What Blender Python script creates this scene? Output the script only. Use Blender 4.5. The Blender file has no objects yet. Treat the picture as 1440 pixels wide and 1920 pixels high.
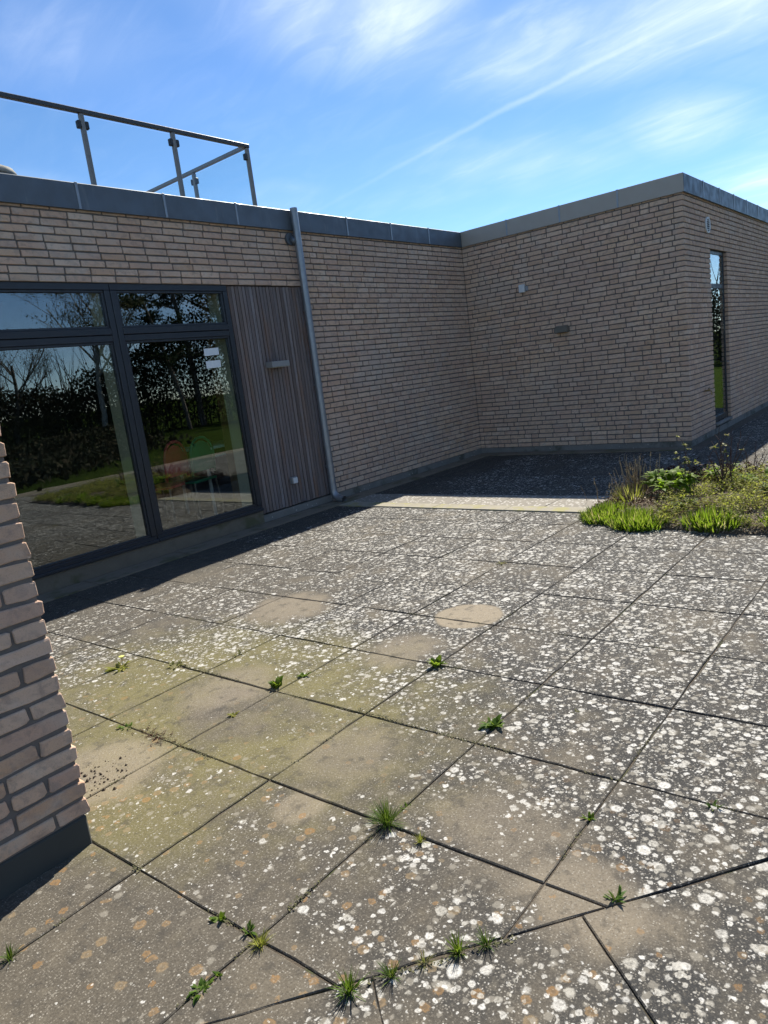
import bpy, math, random
from mathutils import Vector, Matrix, Quaternion
R_ = math.radians
scene = bpy.context.scene
COL = scene.collection
rnd = random.Random(7)

# ------------------------------------------------------------------ camera
cam_d = bpy.data.cameras.new('camera'); cam = bpy.data.objects.new('camera', cam_d); COL.objects.link(cam)
CR = Vector((0.62424882, -0.77112347, -0.12522784)).normalized()
CU = Vector((0.2296749, 0.0279389, 0.97286631)).normalized()
CF = Vector((0.74670132, 0.63607233, -0.19454853)).normalized()
CP = Vector((0, 0, 1.49)); FPX = 1306.34
cam.matrix_world = Matrix(((CR.x, CU.x, -CF.x, CP.x), (CR.y, CU.y, -CF.y, CP.y), (CR.z, CU.z, -CF.z, CP.z), (0, 0, 0, 1)))
cam_d.sensor_fit = 'HORIZONTAL'; cam_d.sensor_width = 36; cam_d.lens = 36 * FPX / 1440
cam_d.clip_start = 0.05; cam_d.clip_end = 3000
scene.camera = cam
cy = scene.cycles; cy.max_bounces = 6; cy.diffuse_bounces = 2; cy.adaptive_threshold = 0.015; cy.glossy_bounces = 3; cy.transmission_bounces = 4; cy.transparent_max_bounces = 16; cy.caustics_reflective = False; cy.caustics_refractive = False
scene.render.resolution_x = 768; scene.render.resolution_y = 1024

# ------------------------------------------------------------------ node helper
class NT:
    def __init__(s, tree): s.t = tree; s.n = tree.nodes; s.l = tree.links
    def add(s, kind, **kw):
        n = s.n.new(kind)
        for k, v in kw.items(): setattr(n, k, v)
        return n
    def put(s, sock, v):
        if v is None: return
        if isinstance(v, bpy.types.NodeSocket): s.l.new(v, sock)
        elif isinstance(v, (tuple, list)) and len(v) == 3 and sock.type == 'RGBA': sock.default_value = (*v, 1)
        else: sock.default_value = v
    def math(s, op, a, b=None, c=None, clamp=False):
        n = s.add('ShaderNodeMath', operation=op); n.use_clamp = clamp
        for i, v in enumerate((a, b, c)): s.put(n.inputs[i], v)
        return n.outputs[0]
    def vmath(s, op, a, b=None):
        n = s.add('ShaderNodeVectorMath', operation=op); s.put(n.inputs[0], a); s.put(n.inputs[1], b)
        return n.outputs['Value' if op in ('LENGTH', 'DOT_PRODUCT', 'DISTANCE') else 'Vector']
    def mix(s, f, a, b, mode='MIX'):
        n = s.add('ShaderNodeMix', data_type='RGBA', blend_type=mode)
        s.put(n.inputs[0], f); s.put(n.inputs[6], a); s.put(n.inputs[7], b)
        return n.outputs[2]
    def noise(s, vec, scale, detail=3, rough=0.5, dist=0, dim='3D'):
        n = s.add('ShaderNodeTexNoise', noise_dimensions=dim); s.put(n.inputs['Vector'], vec)
        n.inputs['Scale'].default_value = scale; n.inputs['Detail'].default_value = detail
        n.inputs['Roughness'].default_value = rough; n.inputs['Distortion'].default_value = dist
        return n.outputs['Fac']
    def vor(s, vec, scale, dim='2D', feature='F1'):
        n = s.add('ShaderNodeTexVoronoi', voronoi_dimensions=dim, feature=feature); s.put(n.inputs['Vector'], vec)
        n.inputs['Scale'].default_value = scale
        return n
    def ramp(s, f, stops, interp='LINEAR'):
        n = s.add('ShaderNodeValToRGB'); s.put(n.inputs[0], f); e = n.color_ramp.elements; n.color_ramp.interpolation = interp
        while len(e) < len(stops): e.new(0.5)
        for el, (p, c) in zip(e, stops): el.position = p; el.color = (*c, 1) if len(c) == 3 else c
        return n.outputs[0]
    def smooth(s, v, a, b, lo=0.0, hi=1.0):
        n = s.add('ShaderNodeMapRange', interpolation_type='SMOOTHSTEP'); s.put(n.inputs[0], v)
        for i, q in zip((1, 2, 3, 4), (a, b, lo, hi)): s.put(n.inputs[i], q)
        return n.outputs[0]
    def sep(s, v):
        n = s.add('ShaderNodeSeparateXYZ'); s.put(n.inputs[0], v); return n.outputs
    def comb(s, x, y, z):
        n = s.add('ShaderNodeCombineXYZ'); [s.put(n.inputs[i], q) for i, q in enumerate((x, y, z))]; return n.outputs[0]
    def bump(s, h, strength=0.3, dist=0.01):
        n = s.add('ShaderNodeBump'); s.put(n.inputs['Height'], h); n.inputs['Strength'].default_value = strength; n.inputs['Distance'].default_value = dist
        return n.outputs[0]

MATS = {}
def material(name, build):
    m = bpy.data.materials.new(name); m.use_nodes = True; t = NT(m.node_tree); m.node_tree.nodes.clear()
    out = t.add('ShaderNodeOutputMaterial'); b = t.add('ShaderNodeBsdfPrincipled')
    sh = build(t, b)
    t.l.new(sh if sh is not None else b.outputs[0], out.inputs[0])
    MATS[name] = m; return m

# ------------------------------------------------------------------ world: sky with cirrus, sun
SHADOW = Vector((-3.24, -0.86, -3.452)).normalized()      # direction the sunlight travels
TO_SUN = -SHADOW
SUN_EL = math.asin(TO_SUN.z); SUN_ROT = math.atan2(TO_SUN.x, TO_SUN.y)
W = bpy.data.worlds.new('World'); scene.world = W; W.use_nodes = True
t = NT(W.node_tree); W.node_tree.nodes.clear()
wo = t.add('ShaderNodeOutputWorld'); bg = t.add('ShaderNodeBackground')
sky = t.add('ShaderNodeTexSky', sky_type='NISHITA'); sky.sun_disc = False
sky.sun_elevation = SUN_EL; sky.sun_rotation = SUN_ROT; sky.altitude = 2600; sky.air_density = 1.0; sky.dust_density = 0.0; sky.ozone_density = 3.6
tc = t.add('ShaderNodeTexCoord'); dvec = tc.outputs['Generated']
dx, dy, dz = t.sep(dvec)
zz = t.math('MAXIMUM', dz, 0.03)
zz = t.math('ADD', zz, 0.12)
px = t.math('DIVIDE', dx, zz); py = t.math('DIVIDE', dy, zz)
# cirrus sheet: streaks run along one wind direction
u = t.math('ADD', t.math('MULTIPLY', py, 0.994), t.math('MULTIPLY', px, 0.107))
w = t.math('SUBTRACT', t.math('MULTIPLY', px, 0.994), t.math('MULTIPLY', py, 0.107))
str1 = t.noise(t.comb(t.math('MULTIPLY', u, 0.8), t.math('MULTIPLY', w, 1.9), 1.3), 2.0, 6, 0.56, 0.7)
str2 = t.noise(t.comb(t.math('MULTIPLY', u, 1.0), t.math('MULTIPLY', w, 2.4), 5.0), 3.4, 6, 0.60, 0.9)
big = t.noise(t.comb(px, py, 3.1), 0.9, 3, 0.5, 0.3)
def puff(cx, cy, rx, ry, amp):
    ex = t.math('DIVIDE', t.math('SUBTRACT', px, cx), rx); ey = t.math('DIVIDE', t.math('SUBTRACT', py, cy), ry)
    d = t.math('SQRT', t.math('ADD', t.math('MULTIPLY', ex, ex), t.math('MULTIPLY', ey, ey)))
    return t.math('MULTIPLY', t.smooth(d, 0.0, 1.0, 1.0, 0.0), amp)
pm = t.smooth(big, 0.46, 0.70, 0.0, 0.45)
for a in ((1.95, 0.45, 0.40, 0.62, 1.0), (1.35, 1.02, 0.55, 0.36, 0.80), (1.78, 0.86, 0.35, 0.40, 0.60), (2.60, 0.72, 0.45, 0.30, 0.50), (3.5, 0.62, 0.6, 0.4, 0.7), (0.9, 1.5, 0.3, 0.25, 0.20), (1.2, -0.6, 0.8, 0.8, 0.6), (-1.2, 0.4, 0.9, 0.7, 0.5), (-0.6, -1.6, 0.8, 0.9, 0.4)):
    pm = t.math('MAXIMUM', pm, puff(*a))
m2 = t.smooth(str1, 0.36, 0.74); m3 = t.smooth(str2, 0.40, 0.80)
cm = t.math('MULTIPLY', pm, t.math('ADD', t.math('ADD', t.math('MULTIPLY', m2, 0.50), t.math('MULTIPLY', m3, 0.36)), 0.34))
trail = t.math('ABSOLUTE', t.math('ADD', t.math('SUBTRACT', w, 1.907), t.math('MULTIPLY', t.math('SUBTRACT', t.noise(dvec, 14, 4, 0.6), 0.5), 0.05)))
trail = t.math('MULTIPLY', t.smooth(trail, 0.0, 0.026, 1.0, 0.0), t.math('MULTIPLY', t.smooth(u, 0.5, 1.0), t.smooth(u, 1.0, 2.1, 0.20, 0.04)))
cm = t.math('ADD', t.math('ADD', cm, trail), t.math('ADD', t.math('MULTIPLY', m3, 0.05), 0.02), clamp=True)
skyc = t.add('ShaderNodeHueSaturation'); skyc.inputs['Saturation'].default_value = 1.10; t.l.new(sky.outputs[0], skyc.inputs['Color'])
cl = t.mix(t.math('MULTIPLY', cm, 0.72), skyc.outputs[0], (7.2, 7.7, 8.4))
t.put(bg.inputs[0], cl); bg.inputs[1].default_value = 0.085
t.l.new(bg.outputs[0], wo.inputs[0])
W.cycles.sampling_method = 'MANUAL'; W.cycles.sample_map_resolution = 256
sd = bpy.data.lights.new('sun', 'SUN'); so = bpy.data.objects.new('sun', sd); COL.objects.link(so)
sd.energy = 4.3; sd.angle = R_(0.53); sd.color = (1.0, 0.94, 0.84)
so.rotation_euler = SHADOW.to_track_quat('-Z', 'Y').to_euler(); so.location = (20, 5, 25)
scene.view_settings.view_transform = 'Standard'; scene.view_settings.look = 'None'
scene.view_settings.exposure = 1.15; scene.view_settings.gamma = 1

# ------------------------------------------------------------------ materials
def geo_pos(t): return t.add('ShaderNodeNewGeometry').outputs['Position']
def rand_id(t):
    a = t.add('ShaderNodeNewGeometry').outputs['Random Per Island']; b = t.add('ShaderNodeObjectInfo').outputs['Random']
    return t.math('FRACT', t.math('ADD', a, t.math('MULTIPLY', b, 7.31)))

def m_brick(t, b):
    P = geo_pos(t); r = rand_id(t)
    base = t.ramp(r, [(0.0, (0.552, 0.351, 0.223)), (0.18, (0.659, 0.446, 0.300)), (0.38, (0.600, 0.383, 0.267)), (0.55, (0.695, 0.488, 0.338)), (0.72, (0.565, 0.362, 0.253)), (0.86, (0.647, 0.425, 0.272)), (1.0, (0.730, 0.524, 0.381))])
    mott = t.noise(P, 22, 4, 0.6, 0.4)
    c = t.mix(t.smooth(mott, 0.50, 0.70, 0, 0.65), base, (0.33, 0.245, 0.19))
    dg = t.noise(t.vmath('ADD', P, t.comb(t.math('MULTIPLY', t.sep(P)[2], 0.8), t.math('MULTIPLY', t.sep(P)[2], 0.8), 0.0)), 15, 3, 0.5)
    c = t.mix(t.smooth(dg, 0.51, 0.67, 0, 0.48), c, (0.36, 0.26, 0.20))
    c = t.mix(t.math('MULTIPLY', t.smooth(t.noise(P, 9, 3), 0.5, 0.75), 0.45), c, (0.58, 0.50, 0.41))
    c = t.mix(t.math('MULTIPLY', t.smooth(t.noise(P, 2.2, 3), 0.45, 0.75), 0.22), c, (0.42, 0.28, 0.21))
    c = t.mix(t.smooth(t.noise(P, 0.8, 3, 0.55), 0.40, 0.62, 0.0, 0.30), c, (0.50, 0.355, 0.275))
    c = t.mix(t.smooth(t.noise(P, 1.1, 3, 0.6), 0.52, 0.70, 0.0, 0.30), c, (0.56, 0.50, 0.42))
    fine = t.noise(P, 260, 3, 0.7)
    c = t.mix(t.smooth(fine, 0.54, 0.70, 0.0, 0.38), c, (0.16, 0.13, 0.11))
    t.put(b.inputs['Base Color'], c); b.inputs['Roughness'].default_value = 0.92; b.inputs['Specular IOR Level'].default_value = 0.2
    t.put(b.inputs['Normal'], t.bump(t.noise(P, 80, 5, 0.78), 0.8, 0.007))
material('brick', m_brick)
def m_mortar(t, b):
    P = geo_pos(t)
    c = t.mix(t.noise(P, 30, 4, 0.6), (0.125, 0.106, 0.091), (0.195, 0.170, 0.147))
    c = t.mix(t.smooth(t.noise(P, 300, 2), 0.58, 0.7, 0, 0.4), c, (0.09, 0.08, 0.07))
    t.put(b.inputs['Base Color'], c); b.inputs['Roughness'].default_value = 0.95
    t.put(b.inputs['Normal'], t.bump(t.noise(P, 180, 3, 0.7), 0.6, 0.006))
material('mortar', m_mortar)
def m_concrete(t, b):
    P = geo_pos(t)
    c = t.mix(t.noise(P, 6, 5, 0.65), (0.14, 0.13, 0.11), (0.27, 0.25, 0.22))
    c = t.mix(t.smooth(t.noise(P, 3.1, 4, 0.6), 0.52, 0.68, 0, 0.8), c, (0.075, 0.075, 0.045))
    c = t.mix(t.smooth(t.noise(P, 120, 3), 0.55, 0.75, 0, 0.5), c, (0.10, 0.09, 0.08))
    v = t.vor(P, 26, '3D')
    c = t.mix(t.math('MULTIPLY', t.smooth(v.outputs['Distance'], 0.22, 0.30, 1, 0), t.smooth(t.sep(v.outputs['Color'])[0], 0.75, 0.8, 0, 0.8)), c, (0.42, 0.40, 0.35))
    t.put(b.inputs['Base Color'], c); b.inputs['Roughness'].default_value = 0.95
    t.put(b.inputs['Normal'], t.bump(t.noise(P, 70, 5, 0.7), 0.5, 0.008))
material('concrete', m_concrete)
def m_kerb(t, b):
    P = geo_pos(t)
    c = t.mix(t.noise(P, 8, 5, 0.65), (0.20, 0.18, 0.13), (0.34, 0.31, 0.24))
    c = t.mix(t.smooth(t.noise(P, 5, 4, 0.6), 0.48, 0.62, 0, 0.75), c, (0.27, 0.25, 0.085))
    t.put(b.inputs['Base Color'], c); b.inputs['Roughness'].default_value = 0.95
    t.put(b.inputs['Normal'], t.bump(t.noise(P, 70, 5, 0.7), 0.5, 0.008))
material('mossy_kerb', m_kerb)
def m_pale(t, b):
    P = geo_pos(t)
    c = t.mix(t.noise(P, 6, 5, 0.65), (0.14, 0.125, 0.10), (0.27, 0.245, 0.20))
    v = t.vor(P, 26); c = t.mix(t.math('MULTIPLY', t.smooth(v.outputs['Distance'], 0.25, 0.38, 1, 0), t.smooth(t.sep(v.outputs['Color'])[0], 0.6, 0.65, 0, 0.8)), c, (0.5, 0.48, 0.43))
    t.put(b.inputs['Base Color'], c); b.inputs['Roughness'].default_value = 0.95
    t.put(b.inputs['Normal'], t.bump(t.noise(P, 70, 5, 0.7), 0.5, 0.006))
material('pale_slab', m_pale)
def m_strip(t, b):
    P = geo_pos(t)
    c = t.mix(t.noise(P, 7, 5, 0.65), (0.13, 0.105, 0.075), (0.21, 0.175, 0.125))
    c = t.mix(t.smooth(t.noise(P, 3, 4, 0.6), 0.5, 0.65, 0, 0.8), c, (0.085, 0.085, 0.035))
    t.put(b.inputs['Base Color'], c); b.inputs['Roughness'].default_value = 0.95
    t.put(b.inputs['Normal'], t.bump(t.noise(P, 60, 5, 0.7), 0.6, 0.01))
material('mossy_strip', m_strip)

def m_slab(t, b):
    gn = t.add('ShaderNodeNewGeometry'); P = gn.outputs['Position']; x, y, z = t.sep(P)
    top = t.smooth(t.sep(gn.outputs['True Normal'])[2], 0.75, 0.95)
    oi = t.add('ShaderNodeObjectInfo').outputs['Random']
    n1 = t.noise(P, 1.3, 4, 0.55); n2 = t.noise(P, 5.0, 5, 0.6); n3 = t.noise(P, 14, 4, 0.65)
    n2c = t.math('SUBTRACT', n2, 0.5)
    def blob(cx, cy, rx, ry, edge=0.35, nz=0.5):
        # stain with its own outline
        ex = t.math('DIVIDE', t.math('SUBTRACT', x, cx), rx); ey = t.math('DIVIDE', t.math('SUBTRACT', y, cy), ry)
        d = t.math('SQRT', t.math('ADD', t.math('MULTIPLY', ex, ex), t.math('MULTIPLY', ey, ey)))
        return t.smooth(t.math('ADD', d, t.math('MULTIPLY', n2c, nz)), 1.0 - edge, 1.0 + edge, 1.0, 0.0)
    bare = t.math('MAXIMUM', t.math('MAXIMUM', blob(1.1, 2.65, 1.25, 1.6, 0.5, 1.2), blob(0.75, 1.9, 0.75, 0.75, 0.4, 1.0)), t.math('MULTIPLY', blob(2.9, 5.0, 1.6, 1.3, 0.6, 1.6), 0.55))
    algae = t.math('MAXIMUM', t.math('MULTIPLY', blob(1.9, 2.85, 0.75, 1.1, 0.6, 1.6), t.smooth(n1, 0.28, 0.50)), t.math('MULTIPLY', blob(1.12, 2.36, 0.22, 0.42, 0.6, 1.2), 0.8))
    foot = t.smooth(y, 4.9, 5.5)                                # less lichen along the wall foot; also masks the painted wall shade
    yard = t.smooth(x, 6.1, 6.6)  # less lichen before the end wall; also masks its painted shade
    dens = t.math('ADD', t.math('MULTIPLY', t.math('SUBTRACT', n1, 0.5), 0.75), t.math('MULTIPLY', n2c, 0.9))
    dens = t.math('ADD', t.math('ADD', dens, 0.47), t.math('MULTIPLY', t.math('SUBTRACT', oi, 0.5), 0.2))
    dens = t.math('SUBTRACT', dens, t.math('MULTIPLY', bare, 0.46))
    dens = t.math('SUBTRACT', dens, t.math('ADD', t.math('MULTIPLY', foot, 0.40), t.math('MULTIPLY', yard, 0.26)))
    pot = blob(3.31, 2.26, 0.205, 0.205, 0.08, 0.28)
    pots = None
    for q, am in (((3.02, 3.53, 0.28, 0.3, 0.35, 0.8), 0.85), ((1.447, 1.814, 0.10, 0.09, 0.25, 0.5), 0.7), ((2.75, 2.33, 0.22, 0.2, 0.4, 0.9), 0.7), ((1.70, 1.10, 0.20, 0.22, 0.5, 1.2), 0.5), ((2.0, 2.9, 0.24, 0.2, 0.4, 0.9), 0.55), ((1.20, 2.76, 0.26, 0.26, 0.3, 0.9), 0.8), ((1.55, 0.78, 0.16, 0.2, 0.4, 0.9), 0.8), ((1.8, 1.9, 0.2, 0.22, 0.4, 0.9), 0.35)):
        m = t.math('MULTIPLY', blob(*q), am); pots = m if pots is None else t.math('MAXIMUM', pots, m)
    dens = t.math('SUBTRACT', dens, t.math('MULTIPLY', t.math('MAXIMUM', pot, pots), 0.75))
    # stone
    dark = t.smooth(t.math('ADD', t.math('MULTIPLY', n1, 0.55), t.math('MULTIPLY', n2, 0.45)), 0.32, 0.52)
    c = t.mix(dark, (0.112, 0.097, 0.074), (0.037, 0.0365, 0.035))
    c = t.mix(t.math('MULTIPLY', bare, 0.55), c, (0.125, 0.105, 0.075))
    c = t.mix(t.math('MULTIPLY', algae, 0.62), c, (0.175, 0.155, 0.05))
    c = t.mix(t.math('MAXIMUM', t.math('MULTIPLY', pot, 0.9), t.math('MULTIPLY', pots, 0.7)), c, (0.27, 0.225, 0.16))
    c = t.mix(t.math('MULTIPLY', t.math('MAXIMUM', foot, yard), 0.5), c, (0.048, 0.044, 0.034))  # shadow of the walls painted into the slab colour as a darker tone
    grain = t.noise(P, 130, 5, 0.8)
    sand = t.vor(P, 150); sr = t.sep(sand.outputs['Color'])
    c = t.mix(t.math('MULTIPLY', t.smooth(sand.outputs['Distance'], 0.22, 0.42, 1, 0), t.smooth(sr[0], 0.72, 0.80, 0, 0.55)), c, t.mix(sr[1], (0.16, 0.14, 0.11), (0.40, 0.37, 0.31)))
    c = t.mix(t.smooth(grain, 0.52, 0.68, 0, 0.6), c, (0.23, 0.21, 0.17))
    c = t.mix(t.smooth(grain, 0.34, 0.48, 0.6, 0), c, (0.032, 0.029, 0.025))
    c = t.mix(t.smooth(n3, 0.52, 0.68, 0, 0.5), c, (0.042, 0.039, 0.034))
    c = t.mix(t.smooth(n3, 0.30, 0.44, 0.35, 0), c, (0.16, 0.14, 0.105))
    wob = t.add('ShaderNodeTexNoise'); t.put(wob.inputs['Vector'], P); wob.inputs['Scale'].default_value = 70; wob.inputs['Detail'].default_value = 2
    sc_ = t.vmath('SCALE', t.vmath('SUBTRACT', wob.outputs['Color'], (0.5, 0.5, 0.5))); sc_.node.inputs['Scale'].default_value = 0.013
    Pw = t.vmath('ADD', P, sc_)
    thin = t.math('MULTIPLY', t.smooth(grain, 0.36, 0.56, 0.42, 1.0), t.smooth(n3, 0.36, 0.50, 0.72, 1.0))
    ragged = t.math('MULTIPLY', t.math('SUBTRACT', grain, 0.5), 0.55)
    def spots(scale, rmin, rmax, off, dscale, dadd, soft=0.075):
        v = t.vor(t.vmath('ADD', Pw, off), scale)
        cr, cg, cb = t.sep(v.outputs['Color'])
        rad = t.math('ADD', rmin, t.math('MULTIPLY', t.math('POWER', cg, 1.5), rmax - rmin))
        s = t.smooth(t.math('ADD', t.math('SUBTRACT', v.outputs['Distance'], rad), ragged), -soft, soft, 1, 0)
        on = t.math('LESS_THAN', cr, t.math('ADD', t.math('MULTIPLY', dens, dscale), dadd))
        return t.math('MULTIPLY', t.math('MULTIPLY', s, on), top), cb, t.math('DIVIDE', v.outputs['Distance'], rad)
    near = t.smooth(x, 1.2, 2.3, 1.0, 0.12)
    so_, cb, rr = spots(21, 0.14, 0.38, (3.3, 1.7, 0), 0.25, 0.16, 0.06)
    ring = t.smooth(rr, 0.2, 0.9, 0.30, 0.58)
    c = t.mix(t.math('MULTIPLY', t.math('MULTIPLY', so_, ring), near), c, t.mix(cb, (0.29, 0.155, 0.05), (0.25, 0.19, 0.11)))
    sg, cb, rr = spots(30, 0.15, 0.42, (8.1, 2.2, 0), 0.5, 0.10, 0.08)
    c = t.mix(t.math('MULTIPLY', sg, 0.45), c, (0.30, 0.275, 0.225))
    hh = None
    for sc, r0, r1, off, ds, da in ((20, 0.12, 0.42, (0, 0, 0), 0.84, -0.03), (29, 0.12, 0.42, (5.2, 9.1, 0), 0.86, -0.03), (46, 0.12, 0.40, (2.2, 4.4, 0), 0.80, -0.01), (95, 0.15, 0.38, (7.2, 1.4, 0), 0.35, 0.04)):
        s, cb, rr = spots(sc, r0, r1, off, ds, da)
        centre = t.smooth(rr, 0.0, 0.7, 0.68, 1.0)
        f = t.math('MULTIPLY', t.math('MULTIPLY', s, centre), t.math('MULTIPLY', thin, 0.95))
        c = t.mix(f, c, t.mix(cb, (0.34, 0.32, 0.27), (0.60, 0.585, 0.54)))
        hh = s if hh is None else t.math('MAXIMUM', hh, s)
    t.put(b.inputs['Base Color'], c); b.inputs['Roughness'].default_value = 0.93; b.inputs['Specular IOR Level'].default_value = 0.2
    h = t.noise(P, 90, 3, 0.75)
    t.put(b.inputs['Normal'], t.bump(h, 0.5, 0.004))
material('slab', m_slab)
def m_joint(t, b):
    P = geo_pos(t)
    c = t.mix(t.noise(P, 12, 4, 0.6), (0.045, 0.036, 0.026), (0.125, 0.10, 0.07))
    c = t.mix(t.smooth(t.noise(P, 4.5, 4, 0.6), 0.55, 0.68, 0, 0.8), c, (0.06, 0.075, 0.02))
    t.put(b.inputs['Base Color'], c); b.inputs['Roughness'].default_value = 1.0
    t.put(b.inputs['Normal'], t.bump(t.noise(P, 120, 4, 0.7), 0.8, 0.01))
material('joint_soil', m_joint)
def m_soil(t, b):
    P = geo_pos(t)
    c = t.mix(t.noise(P, 14, 6, 0.7), (0.05, 0.036, 0.024), (0.14, 0.105, 0.07))
    c = t.mix(t.smooth(t.noise(P, 60, 4, 0.7), 0.55, 0.72, 0, 0.6), c, (0.22, 0.17, 0.11))
    t.put(b.inputs['Base Color'], c); b.inputs['Roughness'].default_value = 1.0
    t.put(b.inputs['Normal'], t.bump(t.noise(P, 60, 6, 0.75), 1.0, 0.02))
material('soil', m_soil)
def m_lawn(t, b):
    P = geo_pos(t)
    c = t.mix(t.noise(P, 0.6, 5, 0.6), (0.024, 0.040, 0.008), (0.052, 0.078, 0.014))
    c = t.mix(t.smooth(t.noise(P, 30, 4, 0.7), 0.4, 0.7, 0, 0.7), c, (0.02, 0.034, 0.007))
    t.put(b.inputs['Base Color'], c); b.inputs['Roughness'].default_value = 1.0; b.inputs['Specular IOR Level'].default_value = 0.0
    t.put(b.inputs['Normal'], t.bump(t.noise(P, 50, 5, 0.75), 1.0, 0.04))
material('lawn', m_lawn)
def m_wood(t, b):
    P = geo_pos(t); r = rand_id(t); x, y, z = t.sep(P)
    base = t.ramp(r, [(0, (0.155, 0.115, 0.10)), (0.25, (0.235, 0.20, 0.19)), (0.45, (0.125, 0.092, 0.078)), (0.62, (0.27, 0.235, 0.225)), (0.8, (0.175, 0.13, 0.108)), (1, (0.23, 0.185, 0.165))])
    g = t.noise(t.comb(t.math('MULTIPLY', x, 90), t.math('MULTIPLY', y, 90), t.math('ADD', t.math('MULTIPLY', z, 2.2), t.math('MULTIPLY', r, 40))), 1.0, 5, 0.65, 0.3)
    c = t.mix(t.smooth(g, 0.45, 0.7, 0, 0.75), base, (0.075, 0.055, 0.045))
    blot = t.noise(t.comb(t.math('MULTIPLY', x, 9), y, t.math('MULTIPLY', z, 1.2)), 1.0, 3)
    c = t.mix(t.smooth(blot, 0.52, 0.75, 0, 0.75), c, (0.21, 0.12, 0.075))
    t.put(b.inputs['Base Color'], c); b.inputs['Roughness'].default_value = 0.85
    t.put(b.inputs['Normal'], t.bump(g, 0.4, 0.004))
material('cedar', m_wood)
def m_zinc(t, b):
    P = geo_pos(t); r = rand_id(t)
    c = t.mix(t.noise(P, 3.5, 5, 0.65), (0.085, 0.10, 0.112), (0.15, 0.165, 0.18))
    c = t.mix(t.math('MULTIPLY', r, 0.25), c, (0.08, 0.095, 0.11))
    x, y, z = t.sep(P)
    dr = t.noise(t.comb(t.math('MULTIPLY', x, 14), t.math('MULTIPLY', y, 14), t.math('MULTIPLY', z, 2)), 1, 4, 0.6)
    c = t.mix(t.smooth(dr, 0.56, 0.74, 0, 0.35), c, (0.26, 0.26, 0.25))
    t.put(b.inputs['Base Color'], c); b.inputs['Metallic'].default_value = 0.35
    t.put(b.inputs['Roughness'], t.smooth(t.noise(P, 9, 4), 0.3, 0.7, 0.42, 0.62))
    t.put(b.inputs['Normal'], t.bump(t.noise(P, 2.5, 2), 0.06, 0.05))
material('zinc', m_zinc)
def m_zinc_lit(t, b):
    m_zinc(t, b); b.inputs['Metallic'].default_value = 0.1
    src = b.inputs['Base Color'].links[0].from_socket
    t.put(b.inputs['Base Color'], t.mix(0.85, src, (0.40, 0.345, 0.28)))  # warm light bounced off the terrace, painted into the end-wall zinc colour
material('bounce_lit_zinc', m_zinc_lit)
def simple(name, col, rough=0.5, metal=0.0, ns=25.0, var=0.25, spec=0.5):
    def f(t, b):
        P = geo_pos(t); dk = tuple(q * (1 - var) for q in col); lt = tuple(min(1, q * (1 + var)) for q in col)
        t.put(b.inputs['Base Color'], t.mix(t.noise(P, ns, 4, 0.6), dk, lt)); b.inputs['Metallic'].default_value = metal
        t.put(b.inputs['Roughness'], t.smooth(t.noise(P, ns * 2, 3), 0.3, 0.7, max(0.02, rough - 0.08), min(1, rough + 0.08)))
        b.inputs['Specular IOR Level'].default_value = spec
    return material(name, f)
simple('anthracite', (0.024, 0.026, 0.030), 0.42, 0, 8, 0.12)
simple('gasket', (0.012, 0.012, 0.013), 0.6)
simple('galvanised', (0.27, 0.28, 0.29), 0.42, 0.6, 18, 0.25)
simple('steel', (0.21, 0.185, 0.16), 0.45, 0.6, 20, 0.15)
simple('dark_steel', (0.07, 0.065, 0.06), 0.4, 0.6, 20, 0.2)
simple('black_plastic', (0.02, 0.021, 0.023), 0.5)
simple('white_plastic', (0.62, 0.62, 0.60), 0.5, 0, 20, 0.08)
simple('grey_plastic', (0.26, 0.27, 0.27), 0.55, 0, 20, 0.1)
simple('lamp_grey', (0.30, 0.295, 0.28), 0.45, 0.3, 20, 0.1)
simple('lamp_brown', (0.16, 0.145, 0.115), 0.5, 0.2, 20, 0.15)
simple('opal', (0.55, 0.55, 0.5), 0.3)
simple('brass', (0.32, 0.24, 0.12), 0.45, 0.8)
simple('lining', (0.70, 0.68, 0.50), 0.6, 0, 6, 0.08)
simple('inner_wood', (0.33, 0.21, 0.09), 0.55, 0, 9, 0.25)
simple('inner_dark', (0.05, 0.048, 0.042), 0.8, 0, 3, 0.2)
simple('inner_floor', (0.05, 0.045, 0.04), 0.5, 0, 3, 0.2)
simple('red_plastic', (0.60, 0.04, 0.07), 0.4)
simple('green_plastic', (0.02, 0.28, 0.13), 0.4)
simple('table_top', (0.55, 0.85, 0.80), 0.35, 0, 9, 0.05)
simple('paper', (0.78, 0.80, 0.78), 0.8, 0, 9, 0.03)
simple('poster_yellow', (0.62, 0.6, 0.16), 0.8)
def m_poster(t, b):
    P = geo_pos(t)
    f = t.smooth(t.noise(t.vmath('MULTIPLY', P, (1, 9, 14)), 1.3, 3), 0.46, 0.54)
    t.put(b.inputs['Base Color'], t.mix(f, (0.42, 0.56, 0.74), (0.03, 0.05, 0.08)))
material('poster_print', m_poster)
simple('roof_felt', (0.08, 0.08, 0.08), 0.9)
simple('dark_foot', (0.05, 0.05, 0.042), 0.95, 0, 7, 0.5)
simple('cowl', (0.36, 0.31, 0.26), 0.9, 0, 20, 0.3)
simple('bark', (0.12, 0.10, 0.08), 0.95, 0, 14, 0.4)
simple('pale_bark', (0.30, 0.28, 0.24), 0.9, 0, 8, 0.45)
simple('twig', (0.095, 0.068, 0.05), 0.9, 0, 6, 0.3)
simple('shrub_stem', (0.065, 0.038, 0.032), 0.8, 0, 30, 0.3)
simple('moss_dark', (0.10, 0.095, 0.042), 1, 0, 90, 0.55)
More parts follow.
